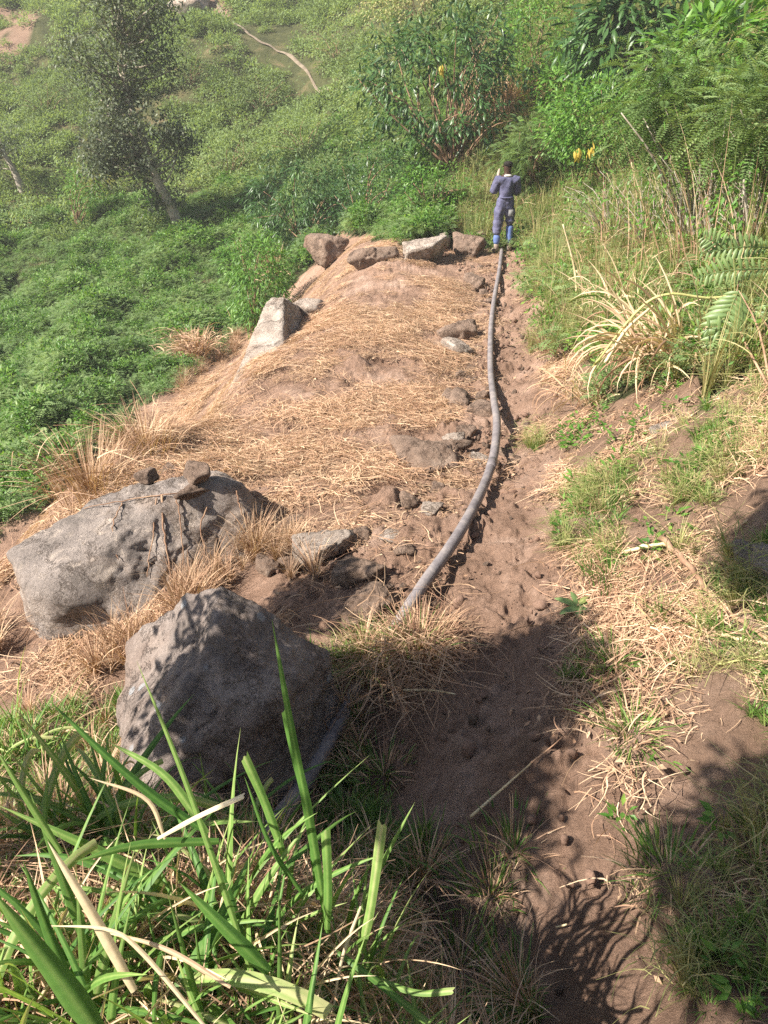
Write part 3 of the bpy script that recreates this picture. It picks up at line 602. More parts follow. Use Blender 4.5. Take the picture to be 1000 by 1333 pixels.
rock(436, 712, (.17, .13, .11), 10, 'boulderpale', "pale cream rock half buried at the near end of the terrace", 'stone', seed=30, sub=5, sink=.3)
rock(478, 752, (.13, .11, .09), 40, 'stonebrown', "rounded brown rock above the one touching the hose end", 'stone', seed=31, sub=5, sink=.3)
rock(485, 792, (.15, .13, .12), 20, 'stonebrown', "round brown rock just left of the hose where it goes under", 'stone', seed=32, sub=5, sink=.25)
rock(304, 700, (.16, .12, .12), 30, 'stonebrown', "brown rock at the right foot of the long grey boulder", 'stone', seed=33, sub=5, sink=.3)
rock(342, 692, (.09, .07, .08), 0, 'stonebrown', "small dark brown stone between straw and the long grey boulder", 'stone', seed=34)
rock(370, 690, (.12, .09, .07), 60, 'stonebrown', "flat brown stone lying in straw below the shadow patch", 'stone', seed=35)
rock(330, 712, (.06, .05, .05), 60, 'boulderpale', "tiny pale stone below the small dark brown stone", 'stone', seed=36)
rock(868, 560, (.12, .08, .06), 0, 'boulderpale', "pale stone in dry grass on the right bank", 'stone', seed=37)
rock(990, 742, (.11, .10, .13), 0, 'boulderdark', "dark shaded rock at the right edge beside the fallen branch", 'boulder', seed=38, sub=5, name='boulder')
rock(243, 24, (1.0, .8, .9), 0, 'boulderpale', "larger pale rock outcrop at the top edge beside the far trail", 'boulder', seed=51, sink=.3, name='boulder')
rock(262, 10, (.7, .6, .6), 30, 'boulderpale', "smaller pale rock outcrop at the top edge touching the larger one", 'boulder', seed=52, sink=.3, name='boulder')
rock(150, 152, (.5, .4, .5), 30, 'boulderpale', "pale rock on the far slope behind the leaning tree", 'boulder', seed=53, sink=.3, name='boulder')
# stones lying on and behind the long boulder
def on(o, u, v):
    me = o.data; bv = BVHTree.FromPolygons([o.matrix_world @ x.co for x in me.vertices], [tuple(p.vertices) for p in me.polygons])
    d = Vector(ray(u, v)); q = bv.ray_cast(Vector((0, 0, 0)), d.normalized()); return q[0]
bpy.context.view_layer.update()
for (u, v, s, sd, lb) in ((258, 618, (.11, .09, .10), 41, "largest tan block resting on top of the long grey boulder"), (222, 612, (.13, .08, .07), 42, "flat tan block left of the largest block on the long boulder"),
                          (283, 598, (.05, .05, .06), 43, "small dark stone perched at the right end of the long boulder"), (188, 622, (.08, .06, .06), 44, "small pale stone at the back of the long boulder near vines"),
                          (250, 640, (.10, .06, .06), 45, "tilted tan slab in front of the largest block on the boulder")):
    q = on(b1, u, v + 8)
    if q is None: q = H(u, v + 10)
    rock(0, 0, s, sd * 37, 'stonebrown', lb, 'stone', seed=sd, loc=(q.x, q.y + .03, q.z + s[2] * .5), sub=4, k=20)
# rubble line beside the hose
rub = [(622, 372, .12, "knobbly pale stone in the soil left of the hose, below the rocks by the person"), (628, 385, .07, "small reddish stone just below the knobbly pale stone"), (606, 442, .16, "jagged grey stone at the left edge of the rubble, halfway up the hose"), (600, 462, .13, "cracked grey stone just below the jagged grey stone of the rubble"),
       (612, 405, .05, "little stone above the jagged grey stone of the rubble"), (585, 520, .08, "reddish stone where straw meets rubble, left of the broad flat stone"), (618, 540, .09, "rounded stone just right of the broad flat stone"), (600, 490, .07, "tan stone between the cracked grey stone and the broad flat stone"), (630, 520, .07, "small stone wedged between hose and the broad flat stone"), (607, 565, .08, "tan stone above the shadow of the squarish tan rock"), (583, 590, .1, "dark stone touching the squarish tan rock left of the hose"), (592, 575, .07, "small stone resting above the dark stone by the squarish rock"),
       (640, 395, .05, "tiny stone touching the hose below the knobbly pale stone"), (626, 350, .05, "stone above the knobbly pale stone, near the person's feet"), (646, 505, .05, "tiny stone on the path side of the hose, halfway up"), (575, 545, .06, "small stone half under straw left of the rubble"), (622, 600, .06, "stone between the squarish rock's shadow and the hose"), (640, 605, .05, "tiny stone touching the hose beside the squarish rock"), (570, 640, .06, "small stone at the foot of the squarish tan rock"), (535, 660, .06, "small stone lower left of the squarish tan rock"), (600, 530, .1, "broad flat stone in the middle of the rubble strip"),
       (560, 670, .07, "stone below the squarish rock towards the lower hose"), (512, 700, .06, "small stone between the squarish rock and the pale cream rock"), (530, 720, .05, "tiny stone midway between pale cream rock and hose"), (470, 700, .06, "small stone just above the pale cream rock"), (455, 735, .05, "small stone just below the pale cream rock"), (405, 715, .05, "small stone left of the pale cream rock"), (350, 745, .07, "stone on dark soil right of the pointed boulder's peak"), (380, 735, .05, "small stone on dark soil beside the stone near the pointed boulder's peak"), (668, 600, .06, "small loose stone on the footpath right of the hose"), (655, 590, .05, "tiny stone on the footpath in the hose's shadow"), (612, 480, .05, "small stone right of the cracked grey stone"), (625, 455, .05, "small stone between the jagged grey stone and the hose")]
for i, (u, v, s, lb) in enumerate(rub):
    rr_ = random.Random(i); s *= 1.45; rock(u, v, (s, s * rr_.uniform(.6, .95), s * rr_.uniform(.5, .8)), rr_.uniform(0, 360), rr_.choice(['stonebrown', 'stonebrown', 'stonebrown', 'boulderpale']),
         lb or "small reddish tan stone lying loose in the rubble beside the hose", 'stone', "loose stones in the rubble beside the hose", seed=300 + i, sub=3 if s < .08 else 4, sink=.25, rough=.09)

# ------------------------------------------------------------------ the hose
def HH(u, v, h):
    p = H(u, v); dep = proj(np.array(p))[2]; p = H(u, v + h * F * .87 / float(dep)); p.z += h; return p
hp = [(653, 326, .06), (650, 352, .06), (644, 385, .06), (639.5, 420, .07), (638, 455, .08), (638.5, 490, .10), (642, 525, .16), (645, 552, .18), (642, 590, .15), (632, 625, .12), (612, 668, .10), (584, 714, .09), (553, 757, .08), (522, 805, .06), (500, 842, -.03), (474, 880, -.05), (440, 940, .10), (404, 1004, .16), (372, 1050, .16), (332, 1106, .12), (300, 1150, .05)]
path = spline([HH(*q) for q in hp], 150)
hr = empty("water_hose", path[60], "thick grey plastic hose running along the footpath up to the person", "hose")
g = Geo(); g.add(*tube(path - np.array(path[60]), .037, 14)); g.obj("hose_body", M['pipe'], hr, True)
for i in (62, 118):
    g = Geo(); g.add(*tube(path[i:i + 3] - np.array(path[60]), .0400, 14)); g.obj("coupling", M['pipe'], hr, True)

# ------------------------------------------------------------------ the person
def skinned(name, verts, edges, radii, mat, parent, levels=2, root=0):
    me = bpy.data.meshes.new(name); me.from_pydata([tuple(v) for v in verts], edges, []); o = bpy.data.objects.new(name, me); COL.objects.link(o)
    md = o.modifiers.new("skin", 'SKIN'); o.modifiers.new("sub", 'SUBSURF').levels = levels
    for i, r in enumerate(radii):
        sv = me.skin_vertices[0].data[i]; sv.radius = (r, r) if not hasattr(r, '__len__') else r; sv.use_root = (i == root)
    dg = bpy.context.evaluated_depsgraph_get(); ev = o.evaluated_get(dg); m2 = bpy.data.meshes.new_from_object(ev); bpy.data.objects.remove(o)
    m2.name = name; m2.materials.clear(); m2.materials.append(mat)
    for p in m2.polygons: p.use_smooth = True
    if name == 'coverall':      # cloth folds
        V = np.array([v.co[:] for v in m2.vertices]); N = np.array([v.normal[:] for v in m2.vertices])
        e = .014 * np.abs(fbm(V[:, 0] * 9, V[:, 1] * 9, V[:, 2] * 5, s=3, o=3)) - .012 * np.abs(fbm(V[:, 0] * 4 + V[:, 2] * 3, V[:, 1] * 4, V[:, 2] * 12, s=5, o=2)) * (V[:, 2] < 1.15)
        m2.vertices.foreach_set("co", (V + N * (e * 1.6)[:, None]).astype(np.float32).ravel())
    return link(name, m2, parent)
M['skin'] = plain("dark_skin", [(.045, .025, .017), (.075, .042, .03)], 8, .5, .1)
M['hair'] = plain("black_hair", [(.012, .010, .009), (.025, .02, .018)], 40, .9, .5)
M['navy'] = plain("faded_navy_cloth", [(.075, .075, .135), (.105, .105, .18), (.15, .15, .235)], 7, .85, .6, bscale=9, bdist=.03)
M['bluetrouser'] = plain("blue_trouser_leg", [(.09, .14, .33), (.14, .2, .42)], 7, .85, .4)
M['boot'] = plain("dusty_boot", [(.22, .17, .13), (.38, .31, .25)], 9, .85, .3)
M['white'] = plain("white_cloth", [(.6, .57, .52), (.75, .72, .68)], 9, .8, .3)
M['dust'] = plain("dust_patch", [(.22, .22, .25), (.38, .37, .36)], 14, .95, .2)
pp = H(653, 329)
person = empty("person", pp, "person in faded navy coveralls seen from behind on the footpath at the hose end", "person")
person.scale = (1.02, .98, .94); person.rotation_euler = (0, 0, math.radians(6))
# skeleton: 0 pelvis 1 waist 2 chest 3 neck base 4 neck 5 head low 6 head mid 7 head top | arms | legs
bv = [(0, 0, .95), (0, .0, 1.12), (0, -.01, 1.32), (0, -.005, 1.45), (0, .0, 1.51), (0, .015, 1.58), (0, .02, 1.66), (0, .02, 1.73),
      (-.17, -.01, 1.41), (-.235, .06, 1.16), (-.15, .22, 1.32), (-.12, .27, 1.42),
      (.17, -.01, 1.41), (.23, .05, 1.13), (.16, .22, 1.2), (.11, .29, 1.27),
      (-.10, 0, .88), (-.115, .02, .5), (-.12, -.02, .12), (-.12, .10, .04),
      (.10, 0, .88), (.125, .04, .5), (.14, .02, .12), (.17, .14, .04)]
be = [(0, 1), (1, 2), (2, 3), (3, 4), (4, 5), (5, 6), (6, 7), (3, 8), (8, 9), (9, 10), (10, 11), (3, 12), (12, 13), (13, 14), (14, 15), (0, 16), (16, 17), (17, 18), (18, 19), (0, 20), (20, 21), (21, 22), (22, 23)]
br = [(.13, .10), (.12, .09), (.15, .10), .07, .052, .075, .092, .055, .055, .042, .03, .03, .055, .042, .03, .03, .08, .052, .038, .035, .08, .052, .038, .035]
skinned("body", bv, be, br, M['skin'], person)
ci = [0, 1, 2, 3, 8, 9, 10, 12, 13, 14, 16, 17, 18, 20, 21]
mp = {k: i for i, k in enumerate(ci)}
cv = [list(bv[k]) for k in ci]; cv[mp[18]][2] = .34; cv[mp[21]][2] = .52
ce = [(mp[a], mp[b]) for a, b in be if a in mp and b in mp]
crad = {0: (.165, .13), 1: (.135, .115), 2: (.185, .135), 3: .105, 8: .088, 9: .072, 10: .045, 12: .088, 13: .072, 14: .045, 16: .105, 17: .092, 18: .078, 20: .105, 21: .09}
skinned("coverall", cv, ce, [crad[k] for k in ci], M['navy'], person, 3)
skinned("trouser_cuff", [(-.12, -.01, .38), (-.12, -.015, .26), (-.12, -.02, .16)], [(0, 1), (1, 2)], [.078, .07, .062], M['bluetrouser'], person)
skinned("trouser_cuff", [(.13, .035, .56), (.135, .03, .36), (.14, .02, .17)], [(0, 1), (1, 2)], [.085, .072, .062], M['bluetrouser'], person)
for s, x, yy in ((-1, -.12, 0.0), (1, .14, .02)):
    skinned("boot", [(x, -.02 + yy, .2), (x, -.02 + yy, .07), (x + s * .01, .06 + yy, .045), (x + s * .02, .16 + yy, .035)], [(0, 1), (1, 2), (2, 3)], [.055, .055, .048, .038], M['boot'], person)
skinned("hair", [(0, .0, 1.63), (0, .005, 1.69), (0, .01, 1.745)], [(0, 1), (1, 2)], [.085, .098, .07], M['hair'], person)
skinned("collar", [(-.075, -.05, 1.475), (0, -.085, 1.485), (.075, -.05, 1.475)], [(0, 1), (1, 2)], [.02, .025, .02], M['white'], person, root=1)
skinned("belt_seam", [(-.13, -.06, 1.085), (-.06, -.125, 1.08), (.06, -.125, 1.08), (.13, -.06, 1.085)], [(0, 1), (1, 2), (2, 3)], [.018] * 4, M['navy'], person, root=1)
for s in (-1, 1):
    skinned("ear", [(s * .088, .015, 1.66), (s * .1, .01, 1.63)], [(0, 1)], [.018, .014], M['skin'], person, 1)
    sh_ = [(-.12, .27, 1.42), (.11, .29, 1.27)][0 if s < 0 else 1]
    for f in range(5):
        a = (f - 2) * .018; t = .05 + .01 * (2 - abs(f - 2)) if f else .035
        skinned("finger", [(sh_[0] + a, sh_[1], sh_[2]), (sh_[0] + a * 1.3, sh_[1] + .015, sh_[2] + t * .6), (sh_[0] + a * 1.3, sh_[1] + .03, sh_[2] + t)], [(0, 1), (1, 2)], [.010, .009, .007], M['skin'], person, 1)
gv = []
g = Geo(); q = np.random.default_rng(3)
dV = []
for i in range(8):
    for j in range(8):
        a, b = (i / 7 - .5), (j / 7 - .5); dV.append((.085 + a * .09, -.132 - .012 * math.cos(a * 3) * math.cos(b * 3) - .0, .80 + b * .12))
dF = []
for i in range(7):
    for j in range(7):
        k0 = i * 8 + j; dF += [(k0, k0 + 1, k0 + 9), (k0, k0 + 9, k0 + 8)]
g.add(dV, dF); g.obj("dust_patch", M['dust'], person, True)
# pale folded sack on the left shoulder
so = skinned("folded_sack", [(-.17, .03, 1.34), (-.15, .09, 1.42), (-.125, .13, 1.50)], [(0, 1), (1, 2)], [(.03, .03), (.035, .03), (.02, .02)], M['boot'], None, 2)
so.location = pp; so.rotation_euler = person.rotation_euler; tag(so, "pale folded cloth sack held against the left shoulder of the person", "sack")

# ------------------------------------------------------------------ trees and bushes
def ellip(c, r, n, shell=.55, seed=0, flat=0.0):
    q = np.random.default_rng(seed); d = randdir(n, q); rr_ = q.uniform(shell, 1, n) ** .7
    lump = 1 + .28 * fbm(d[:, 0] * 2.1 + seed, d[:, 1] * 2.1, d[:, 2] * 2.1, s=seed, o=2)
    return np.array(c) + d * (rr_ * lump)[:, None] * np.array(r)
def leaf_mesh(name, l, w, mat, curl=.2):
    t = np.linspace(0, 1, 6); P = np.stack([t * l, 0 * t, -curl * l * t ** 2], -1)[None]
    return raw_mesh(name, *ribbons(P, (w * np.sin(np.pi * np.clip(t * .93 + .05, 0, 1)) ** .8)[None], np.array([[0, 1.0, 0]]), np.array([.5]), .22), M[mat])
def place_leaves(parent, org, P, D, me, smin=.7, smax=1.2, seed=0, names='leaf'):
    q = random.Random(seed)
    for p, d in zip(P, D):
        d = Vector(d).normalized(); upv = Vector((q.uniform(-.4, .4), q.uniform(-.4, .4), 1)); s = upv.cross(d).normalized(); n = d.cross(s)
        m = Matrix((d, s, n)).transposed()
        o = link(names, me, parent, Vector(p) - Vector(org), m.to_euler(), q.uniform(smin, smax))
def stems(g, base, tips, r0, r1=.3, seed=0, sides=5, wob=.08, K=7):
    q = np.random.default_rng(seed); base = np.array(base)
    for tp in tips:
        b = base + q.normal(0, r0 * 2.0, 3) * [1, 1, 0]; ln = np.linalg.norm(tp - b)
        mid = b * .5 + tp * .5 + q.normal(0, wob * ln, 3); mid[2] += .1 * ln
        g.add(*tube(spline([b, mid, tp], K), np.linspace(r0, r0 * r1, K), sides), R=.5)
def bush(name, base, c, r, n, per, l, w, mat, label, cat='bush', group=None, seed=0, spread=.14, droop=.35, shell=.5, nst=14, str_=.02, stmat='twig', nind=0, kind=None, whorl=True, comp=None, trunk=None, hue=None):
    base = np.array(base); q = np.random.default_rng(seed); root = empty(name, base, label, cat, group)
    C = ellip(c, r, n, shell, seed)
    zmin = base[2]; C[:, 2] = np.maximum(C[:, 2], base_z(C[:, 0], C[:, 1]) + .08)
    g = Geo()
    if trunk is None: stems(g, base, C[q.choice(n, min(nst, n), False)], str_, seed=seed)
    else:
        tp = spline(trunk, 14); g.add(*tube(tp, np.linspace(str_ * 3, str_ * 1.1, 14), 9, .04))
        for C1 in C[q.choice(n, min(nst, n), False)]:
            k0 = int(np.clip(np.argmin(np.linalg.norm(tp - C1, axis=1)) - 3, 3, 12)); ln = np.linalg.norm(C1 - tp[k0])
            mid = tp[k0] * .5 + C1 * .5 + q.normal(0, .07 * ln, 3); g.add(*tube(spline([tp[k0], mid, C1], 6), np.linspace(str_ * .8, str_ * .2, 6), 5))
    g.obj('trunk' if trunk is not None else 'stem', M[stmat], root, True, base) if False else link('trunk' if trunk is not None else 'stem', g.mesh('trunk' if trunk is not None else 'stem', M[stmat], True, base), root)
    Pn = np.repeat(C, per, 0) + q.normal(0, spread, (n * per, 3)); out = nrm(Pn - np.repeat(C, per, 0)) if whorl else 0
    outc = nrm(Pn - np.array(c)); D = nrm(out * .8 + outc * .5 + q.normal(0, .35, Pn.shape) - np.array([0, 0, droop]))
    R = np.clip(q.uniform(0, 1, len(Pn)) * .75 + .25 * np.repeat(q.uniform(0, 1, n), per), 0, 1)
    if comp:
        G2 = Geo(); G2.add(*compound(Pn, D, comp[0], comp[1], l, w, R, q, droop * .6))
    else:
        dist = np.linalg.norm(Pn, axis=1); order = np.argsort(dist - .5 * outc[:, 2]); ind = order[:nind * 2:2] if nind else []
        keep = np.ones(len(Pn), bool); keep[ind] = False
        G2 = Geo(); G2.add(*leaves(Pn[keep], D[keep], l * q.uniform(.6, 1.25, keep.sum()), w * q.uniform(.7, 1.2, keep.sum()), R[keep], q))
        if nind: place_leaves(root, base, Pn[ind], D[ind], leaf_mesh('leaf', l, w, mat), seed=seed)
    cr = link('crown' if trunk is not None else 'foliage', G2.mesh('foliage', M[mat], False, base), root); tag(cr, kind='stuff')
    return root

def at(u, v, Y):     # the point of the view ray that lies Y metres north of the camera
    d = ray(u, v); return np.array(d * (Y / d[1]))
# left tree
def tree_left():
    b = np.array(H(236, 304)); Y = b[1]
    tr = [b, at(222, 268, Y - .1), at(203, 232, Y - .3), at(190, 190, Y), at(168, 130, Y), at(160, 70, Y), at(165, 20, Y)]
    root = empty("leaning_tree", b, "tall sparse grey green tree leaning left on the slope beyond the terrace", "tree")
    q = np.random.default_rng(5); g = Geo(); tp = spline(tr, 24); g.add(*tube(tp, np.linspace(.19, .04, 24), 10, .05))
    s = Y / 25.0
    cl = []
    for cu, cvv, ru, rv, n, dn in ((160, 205, 66, 42, 52, 1.0), (168, 145, 62, 46, 34, .8), (150, 80, 58, 45, 32, .75), (195, 70, 30, 40, 16, .75), (175, 15, 64, 45, 34, .7), (140, -20, 50, 30, 14, .6), (232, 190, 16, 25, 9, 1), (205, 262, 25, 14, 8, 1)):
        c = at(cu, cvv, Y); k = Y / ray(cu, cvv)[1] / F
        cc = ellip(c, (ru * k, 1.4, rv * k), n, .2, int(cu + cvv)); cl.append((cc, dn))
        for C1 in cc[:: 3]:
            k0 = int(np.clip(np.argmin(np.linalg.norm(tp - C1, axis=1)) - 2, 5, 22)); ln = np.linalg.norm(C1 - tp[k0])
            mid = tp[k0] * .5 + C1 * .5 + q.normal(0, .06 * ln, 3); mid[2] -= .1 * ln; g.add(*tube(spline([tp[k0], mid, C1], 6), np.linspace(.045, .012, 6), 5))
    link('trunk', g.mesh('trunk', M['palebark'], True, b), root)
    G2 = Geo()
    for cc, dn in cl:
        per = int(95 * dn); Pn = np.repeat(cc, per, 0) + q.normal(0, .22, (len(cc) * per, 3)) * [1, 1, .8]
        G2.add(*leaves(Pn, nrm(q.normal(0, 1, Pn.shape) - [0, 0, .2]), .15 * q.uniform(.6, 1.3, len(Pn)), .065, q.uniform(0, 1, len(Pn)), q))
    tag(link('crown', G2.mesh('crown', M['greyleaf'], False, b), root), kind='stuff')
tree_left()
b = np.array(H(32, 256)); Y = b[1]
bush("slanting_tree", b, at(-12, 178, Y), (1.7, 1.4, 1.0), 60, 60, .11, .05, 'greyleaf', "slanting tree with a bare pale trunk at the left edge of the hillside", 'tree', seed=7, spread=.3, nst=14, str_=.05, stmat='palebark', trunk=[b, at(20, 225, Y), at(8, 205, Y), at(-8, 185, Y)])
def bp(u, v): return np.array(H(u, v))
def cdep(u, v, Y, ru, rv):
    k = Y / ray(u, v)[1] / F; return at(u, v, Y), (ru * k, min(ru, rv) * k, rv * k)
def pbush(name, bu, bvx, cu, cvv, ru, rv, n, per, l, w, mat, label, **kw):
    b = bp(bu, bvx); c, r = cdep(cu, cvv, b[1], ru, rv); return bush(name, b, c, r, n, per, l, w, mat, label, **kw)
pbush("leafy_bush", 590, 225, 578, 105, 112, 95, 260, 16, .21, .065, 'darkleaf', "large glossy leaved bush with reddish bare stems behind the person", seed=31, spread=.11, nst=42, str_=.028, nind=280, droop=.55, shell=.45)
pbush("leafy_bush", 470, 296, 490, 250, 62, 55, 130, 30, .09, .045, 'darkleaf', "rounded dark green bush between the terrace corner and the glossy bush", seed=32, spread=.14, shell=.6)
pbush("leafy_bush", 395, 318, 388, 264, 74, 52, 170, 20, .20, .04, 'darkleaf', "dark bush with long narrow drooping leaves at the far left terrace corner", seed=33, spread=.1, nind=120, droop=.8)
pbush("leafy_bush", 334, 430, 338, 362, 46, 68, 150, 26, .13, .035, 'brightleaf', "bright green narrow leaved bush against the terrace's far left edge", seed=34, spread=.1, nind=60, droop=.6)
pbush("leafy_bush", 560, 285, 560, 255, 50, 32, 60, 30, .08, .04, 'brightleaf', "low light green bush left of the person", seed=35, spread=.14)
pbush("leafy_bush", 700, 130, 705, 55, 62, 50, 120, 26, .14, .05, 'brightleaf', "light green bush behind the dry grass strip at the top centre", seed=36, spread=.16)
pbush("leafy_bush", 690, 262, 700, 205, 45, 50, 120, 22, .06, .022, 'ferngreen', "feathery green shrub directly right of the person", seed=37, spread=.12, comp=(7, .16))
pbush("leafy_bush", 800, 250, 785, 160, 84, 42, 190, 30, .10, .038, 'brightleaf', "wide small leaved shrub with a few yellow leaves behind the right slope", seed=38, spread=.16)
pbush("leafy_bush", 730, 175, 735, 118, 42, 34, 60, 14, .22, .075, 'brightleaf', "broad leaved bright bush in front of the big leaved tree, right of the gully", seed=48, spread=.14, nind=80)
pbush("leafy_bush", 940, 200, 930, 75, 70, 40, 70, 12, .26, .09, 'brightleaf', "bright big leaved bush at the top right behind the feathery shrub", seed=49, spread=.18, nind=80)
pbush("leafy_bush", 905, 330, 900, 135, 100, 55, 110, 12, .055, .018, 'ferngreen', "tall feathery shrub on thin bare trunks at the right edge", seed=39, spread=.16, comp=(9, .22), nst=16, str_=.018, stmat='palebark', shell=.3)
pbush("leafy_bush", 985, 330, 990, 150, 60, 50, 60, 14, .055, .018, 'ferngreen', "feathery shrub at the right edge under the taller one", seed=40, spread=.14, comp=(8, .2), str_=.012, stmat='palebark')
pbush("big_leaved_tree", 820, 160, 855, 48, 125, 62, 170, 12, .38, .12, 'darkleaf', "dark green big leaved tree at the top right", cat='tree', seed=41, spread=.2, nst=18, str_=.03, nind=240, droop=.5, stmat='bark')
pbush("leafy_bush", 760, 110, 775, 75, 40, 35, 50, 16, .2, .07, 'brightleaf', "bright broad leaved bush under the big leaved tree", seed=42, spread=.15, nind=60)
pbush("leafy_bush", 545, 25, 530, 5, 60, 22, 70, 22, .14, .06, 'mixgrass', "yellowing bush at the top edge above the glossy bush", seed=43, spread=.2)
pbush("leafy_bush", 100, 300, 112, 245, 26, 26, 60, 24, .12, .045, 'brightleaf', "small bright bush between the two trees on the left slope", seed=44, spread=.16)
pbush("leafy_bush", 30, 300, 20, 290, 40, 20, 60, 24, .1, .045, 'cover', "low bluish green bush at the left edge below the slanting tree", seed=45, spread=.18)
for i, (u, v, ru, rv, lb) in enumerate([(300, 205, 50, 30, "dark rounded scrub right of the leaning tree's crown"), (400, 175, 60, 32, "broad green scrub in the middle of the far slope"), (340, 120, 45, 26, "green scrub below the faint trail on the far slope"),
        (440, 60, 50, 26, "green scrub above the glossy bush on the far slope"), (60, 130, 50, 26, "green scrub below the bare red bank at the upper left"), (250, 90, 36, 22, "scrub behind the upper crown of the leaning tree"), (420, 235, 46, 24, "green scrub above the narrow leaved dark bush")]):
    pbush("scrub_bush", u, v + rv, u, v, ru, rv, 90, 26, .11, .055, 'farcover', lb, group="scrub bushes on the far slope", seed=60 + i, spread=.25)
for i, (bu, bv_, cu, cv_, ru, rv, lb) in enumerate([(905, 345, 900, 255, 70, 62, "thicket of bare pale stems under the tall feathery shrub"), (800, 320, 795, 262, 80, 45, "thicket of thin bare stems below the yellow leaf clusters"), (975, 350, 975, 262, 40, 60, "thicket of bare crossing stems at the right edge"), (845, 330, 850, 265, 60, 50, "loose bare stems between the two denser thickets")]):
    pbush("bare_stemmed_shrub", bu, bv_, cu, cv_, ru, rv, 70, 6, .07, .03, 'brightleaf', lb, seed=400 + i, spread=.08, nst=44, str_=.009, stmat='palebark', shell=.7, droop=.5)
# yellow leaves hanging in the feathery shrub
def yl(u, v, Y, label):
    c = at(u, v, Y); root = empty("yellow_leaf_cluster", c, label, "leaves"); q = np.random.default_rng(u)
    P = c + q.normal(0, .035, (9, 3)); place_leaves(root, c, P, q.normal(0, .3, (9, 3)) - [0, 0, 1], leaf_mesh('leaf', .13, .05, 'yellow'), seed=u)
Yk = bp(800, 250)[1] - .7
for u, v, lb in ((752, 196, "yellow leaf cluster on the wide shrub, left one of two"), (770, 194, "yellow leaf cluster on the wide shrub, right one of two"), (856, 222, "large hanging yellow leaf cluster below the tall feathery shrub"), (892, 232, "faded yellow leaf cluster right of the large hanging one"), (575, 88, "yellow leaves in the middle of the glossy leaved bush")):
    yl(u, v, Yk if u > 600 else bp(590, 225)[1] - 2.0, lb)

# ------------------------------------------------------------------ dry clumps, reeds, branches
def tuftthing(name, u, v, label, cat, parts, loc=None, sc=1.0):
    p = Vector(loc) if loc is not None else H(u, v); root = empty(name, p, label, cat)
    for nm, prm, mat in parts:
        g = Geo(); 
        for q in prm: g.add(*q)
        o = link(nm, g.mesh(nm, M[mat]), root, (0, 0, 0), (0, 0, 0), sc); tag(o, kind='stuff')
    return root
tuftthing("dry_grass_clump", 255, 470, "bushy dry tan clump with bare twigs jutting over the green hollow", "grass clump", [('stalks', [tuft(420, .8, .9, .018, seed=501, curl=1.2, rad=.35), strands(110, .8, .6, .7, .014, seed=502, upw=.6)], 'straw'), ('dead_leaves', [strands(260, .6, .6, .22, .035, seed=503, upw=.5)], 'rust')])
tuftthing("dry_brush", 118, 640, "reddish brown dry brush at the left corner above the long boulder", "brush", [('stalks', [tuft(420, .55, 1.0, .008, seed=504, curl=.8, rad=.35)], 'rust'), ('twigs', [strands(90, .6, .35, .45, .009, seed=505, upw=.5)], 'straw')])
tuftthing("dry_brush", 190, 585, "loose rust coloured brush between the red brush and the tan clump", "brush", [('stalks', [tuft(360, .45, 1.1, .008, seed=506, curl=.9, rad=.35)], 'rust'), ('twigs', [strands(90, .6, .3, .5, .009, seed=507, upw=.4)], 'straw')])
tuftthing("dead_stalk_bundle", 358, 375, "upright dead brown stalks with curled leaves in front of the bright bush", "dead plant", [('stalks', [tuft(70, 1.1, .35, .03, seed=508, curl=.3, rad=.15)], 'rust'), ('dead_leaves', [strands(120, .5, .8, .3, .05, seed=509, upw=.3)], 'rust')])
tuftthing("dry_grass_clump", 592, 306, "tan dry tuft behind the row of white rocks", "grass clump", [('stalks', [tuft(120, .42, .7, .02, seed=510, rad=.12)], 'straw')])
tuftthing("grass_clump", 128, 255, "yellow green grass clump on the slope left of the leaning tree", "grass clump", [('stalks', [tuft(260, 1.3, .9, .03, seed=511, rad=.6)], 'mixgrass')])
tuftthing("dry_grass_strip", 618, 190, "dry pale grass growing up the gully behind the person", "grass clump", [('stalks', [tuft(900, .9, .8, .02, seed=512, rad=1.0)], 'straw')])
tuftthing("dry_grass_strip", 655, 150, "dry pale grass at the top of the gully under the light green bush", "grass clump", [('stalks', [tuft(900, 1.1, .8, .024, seed=513, rad=1.3)], 'straw')])
tuftthing("uprooted_grass_clump", 545, 850, "uprooted grass clump with reddish roots lying over the hose", "grass clump", [('stalks', [tuft(420, .26, 1.1, .005, seed=514, curl=1.4, rad=.2)], 'straw'), ('green_blades', [tuft(60, .26, 1.0, .006, seed=515, curl=1.3, rad=.12)], 'grass'), ('roots', [strands(520, .34, .14, .26, .006, seed=516, upw=.2, bend=1.8)], 'rust')])
tuftthing("uprooted_grass_clump", 478, 862, "pale cut grass tuft beside the boulder at the hose bend", "grass clump", [('stalks', [tuft(260, .24, 1.1, .006, seed=517, curl=1.3, rad=.16)], 'mixgrass'), ('roots', [strands(60, .2, .06, .25, .006, seed=518, upw=.2, bend=1.2)], 'straw')])
tuftthing("hanging_roots", 525, 905, "tangle of dry roots hanging down the shaded soil step", "roots", [('roots', [strands(120, .16, .1, .3, .005, seed=519, upw=-.5, bend=1.0)], 'rust')])
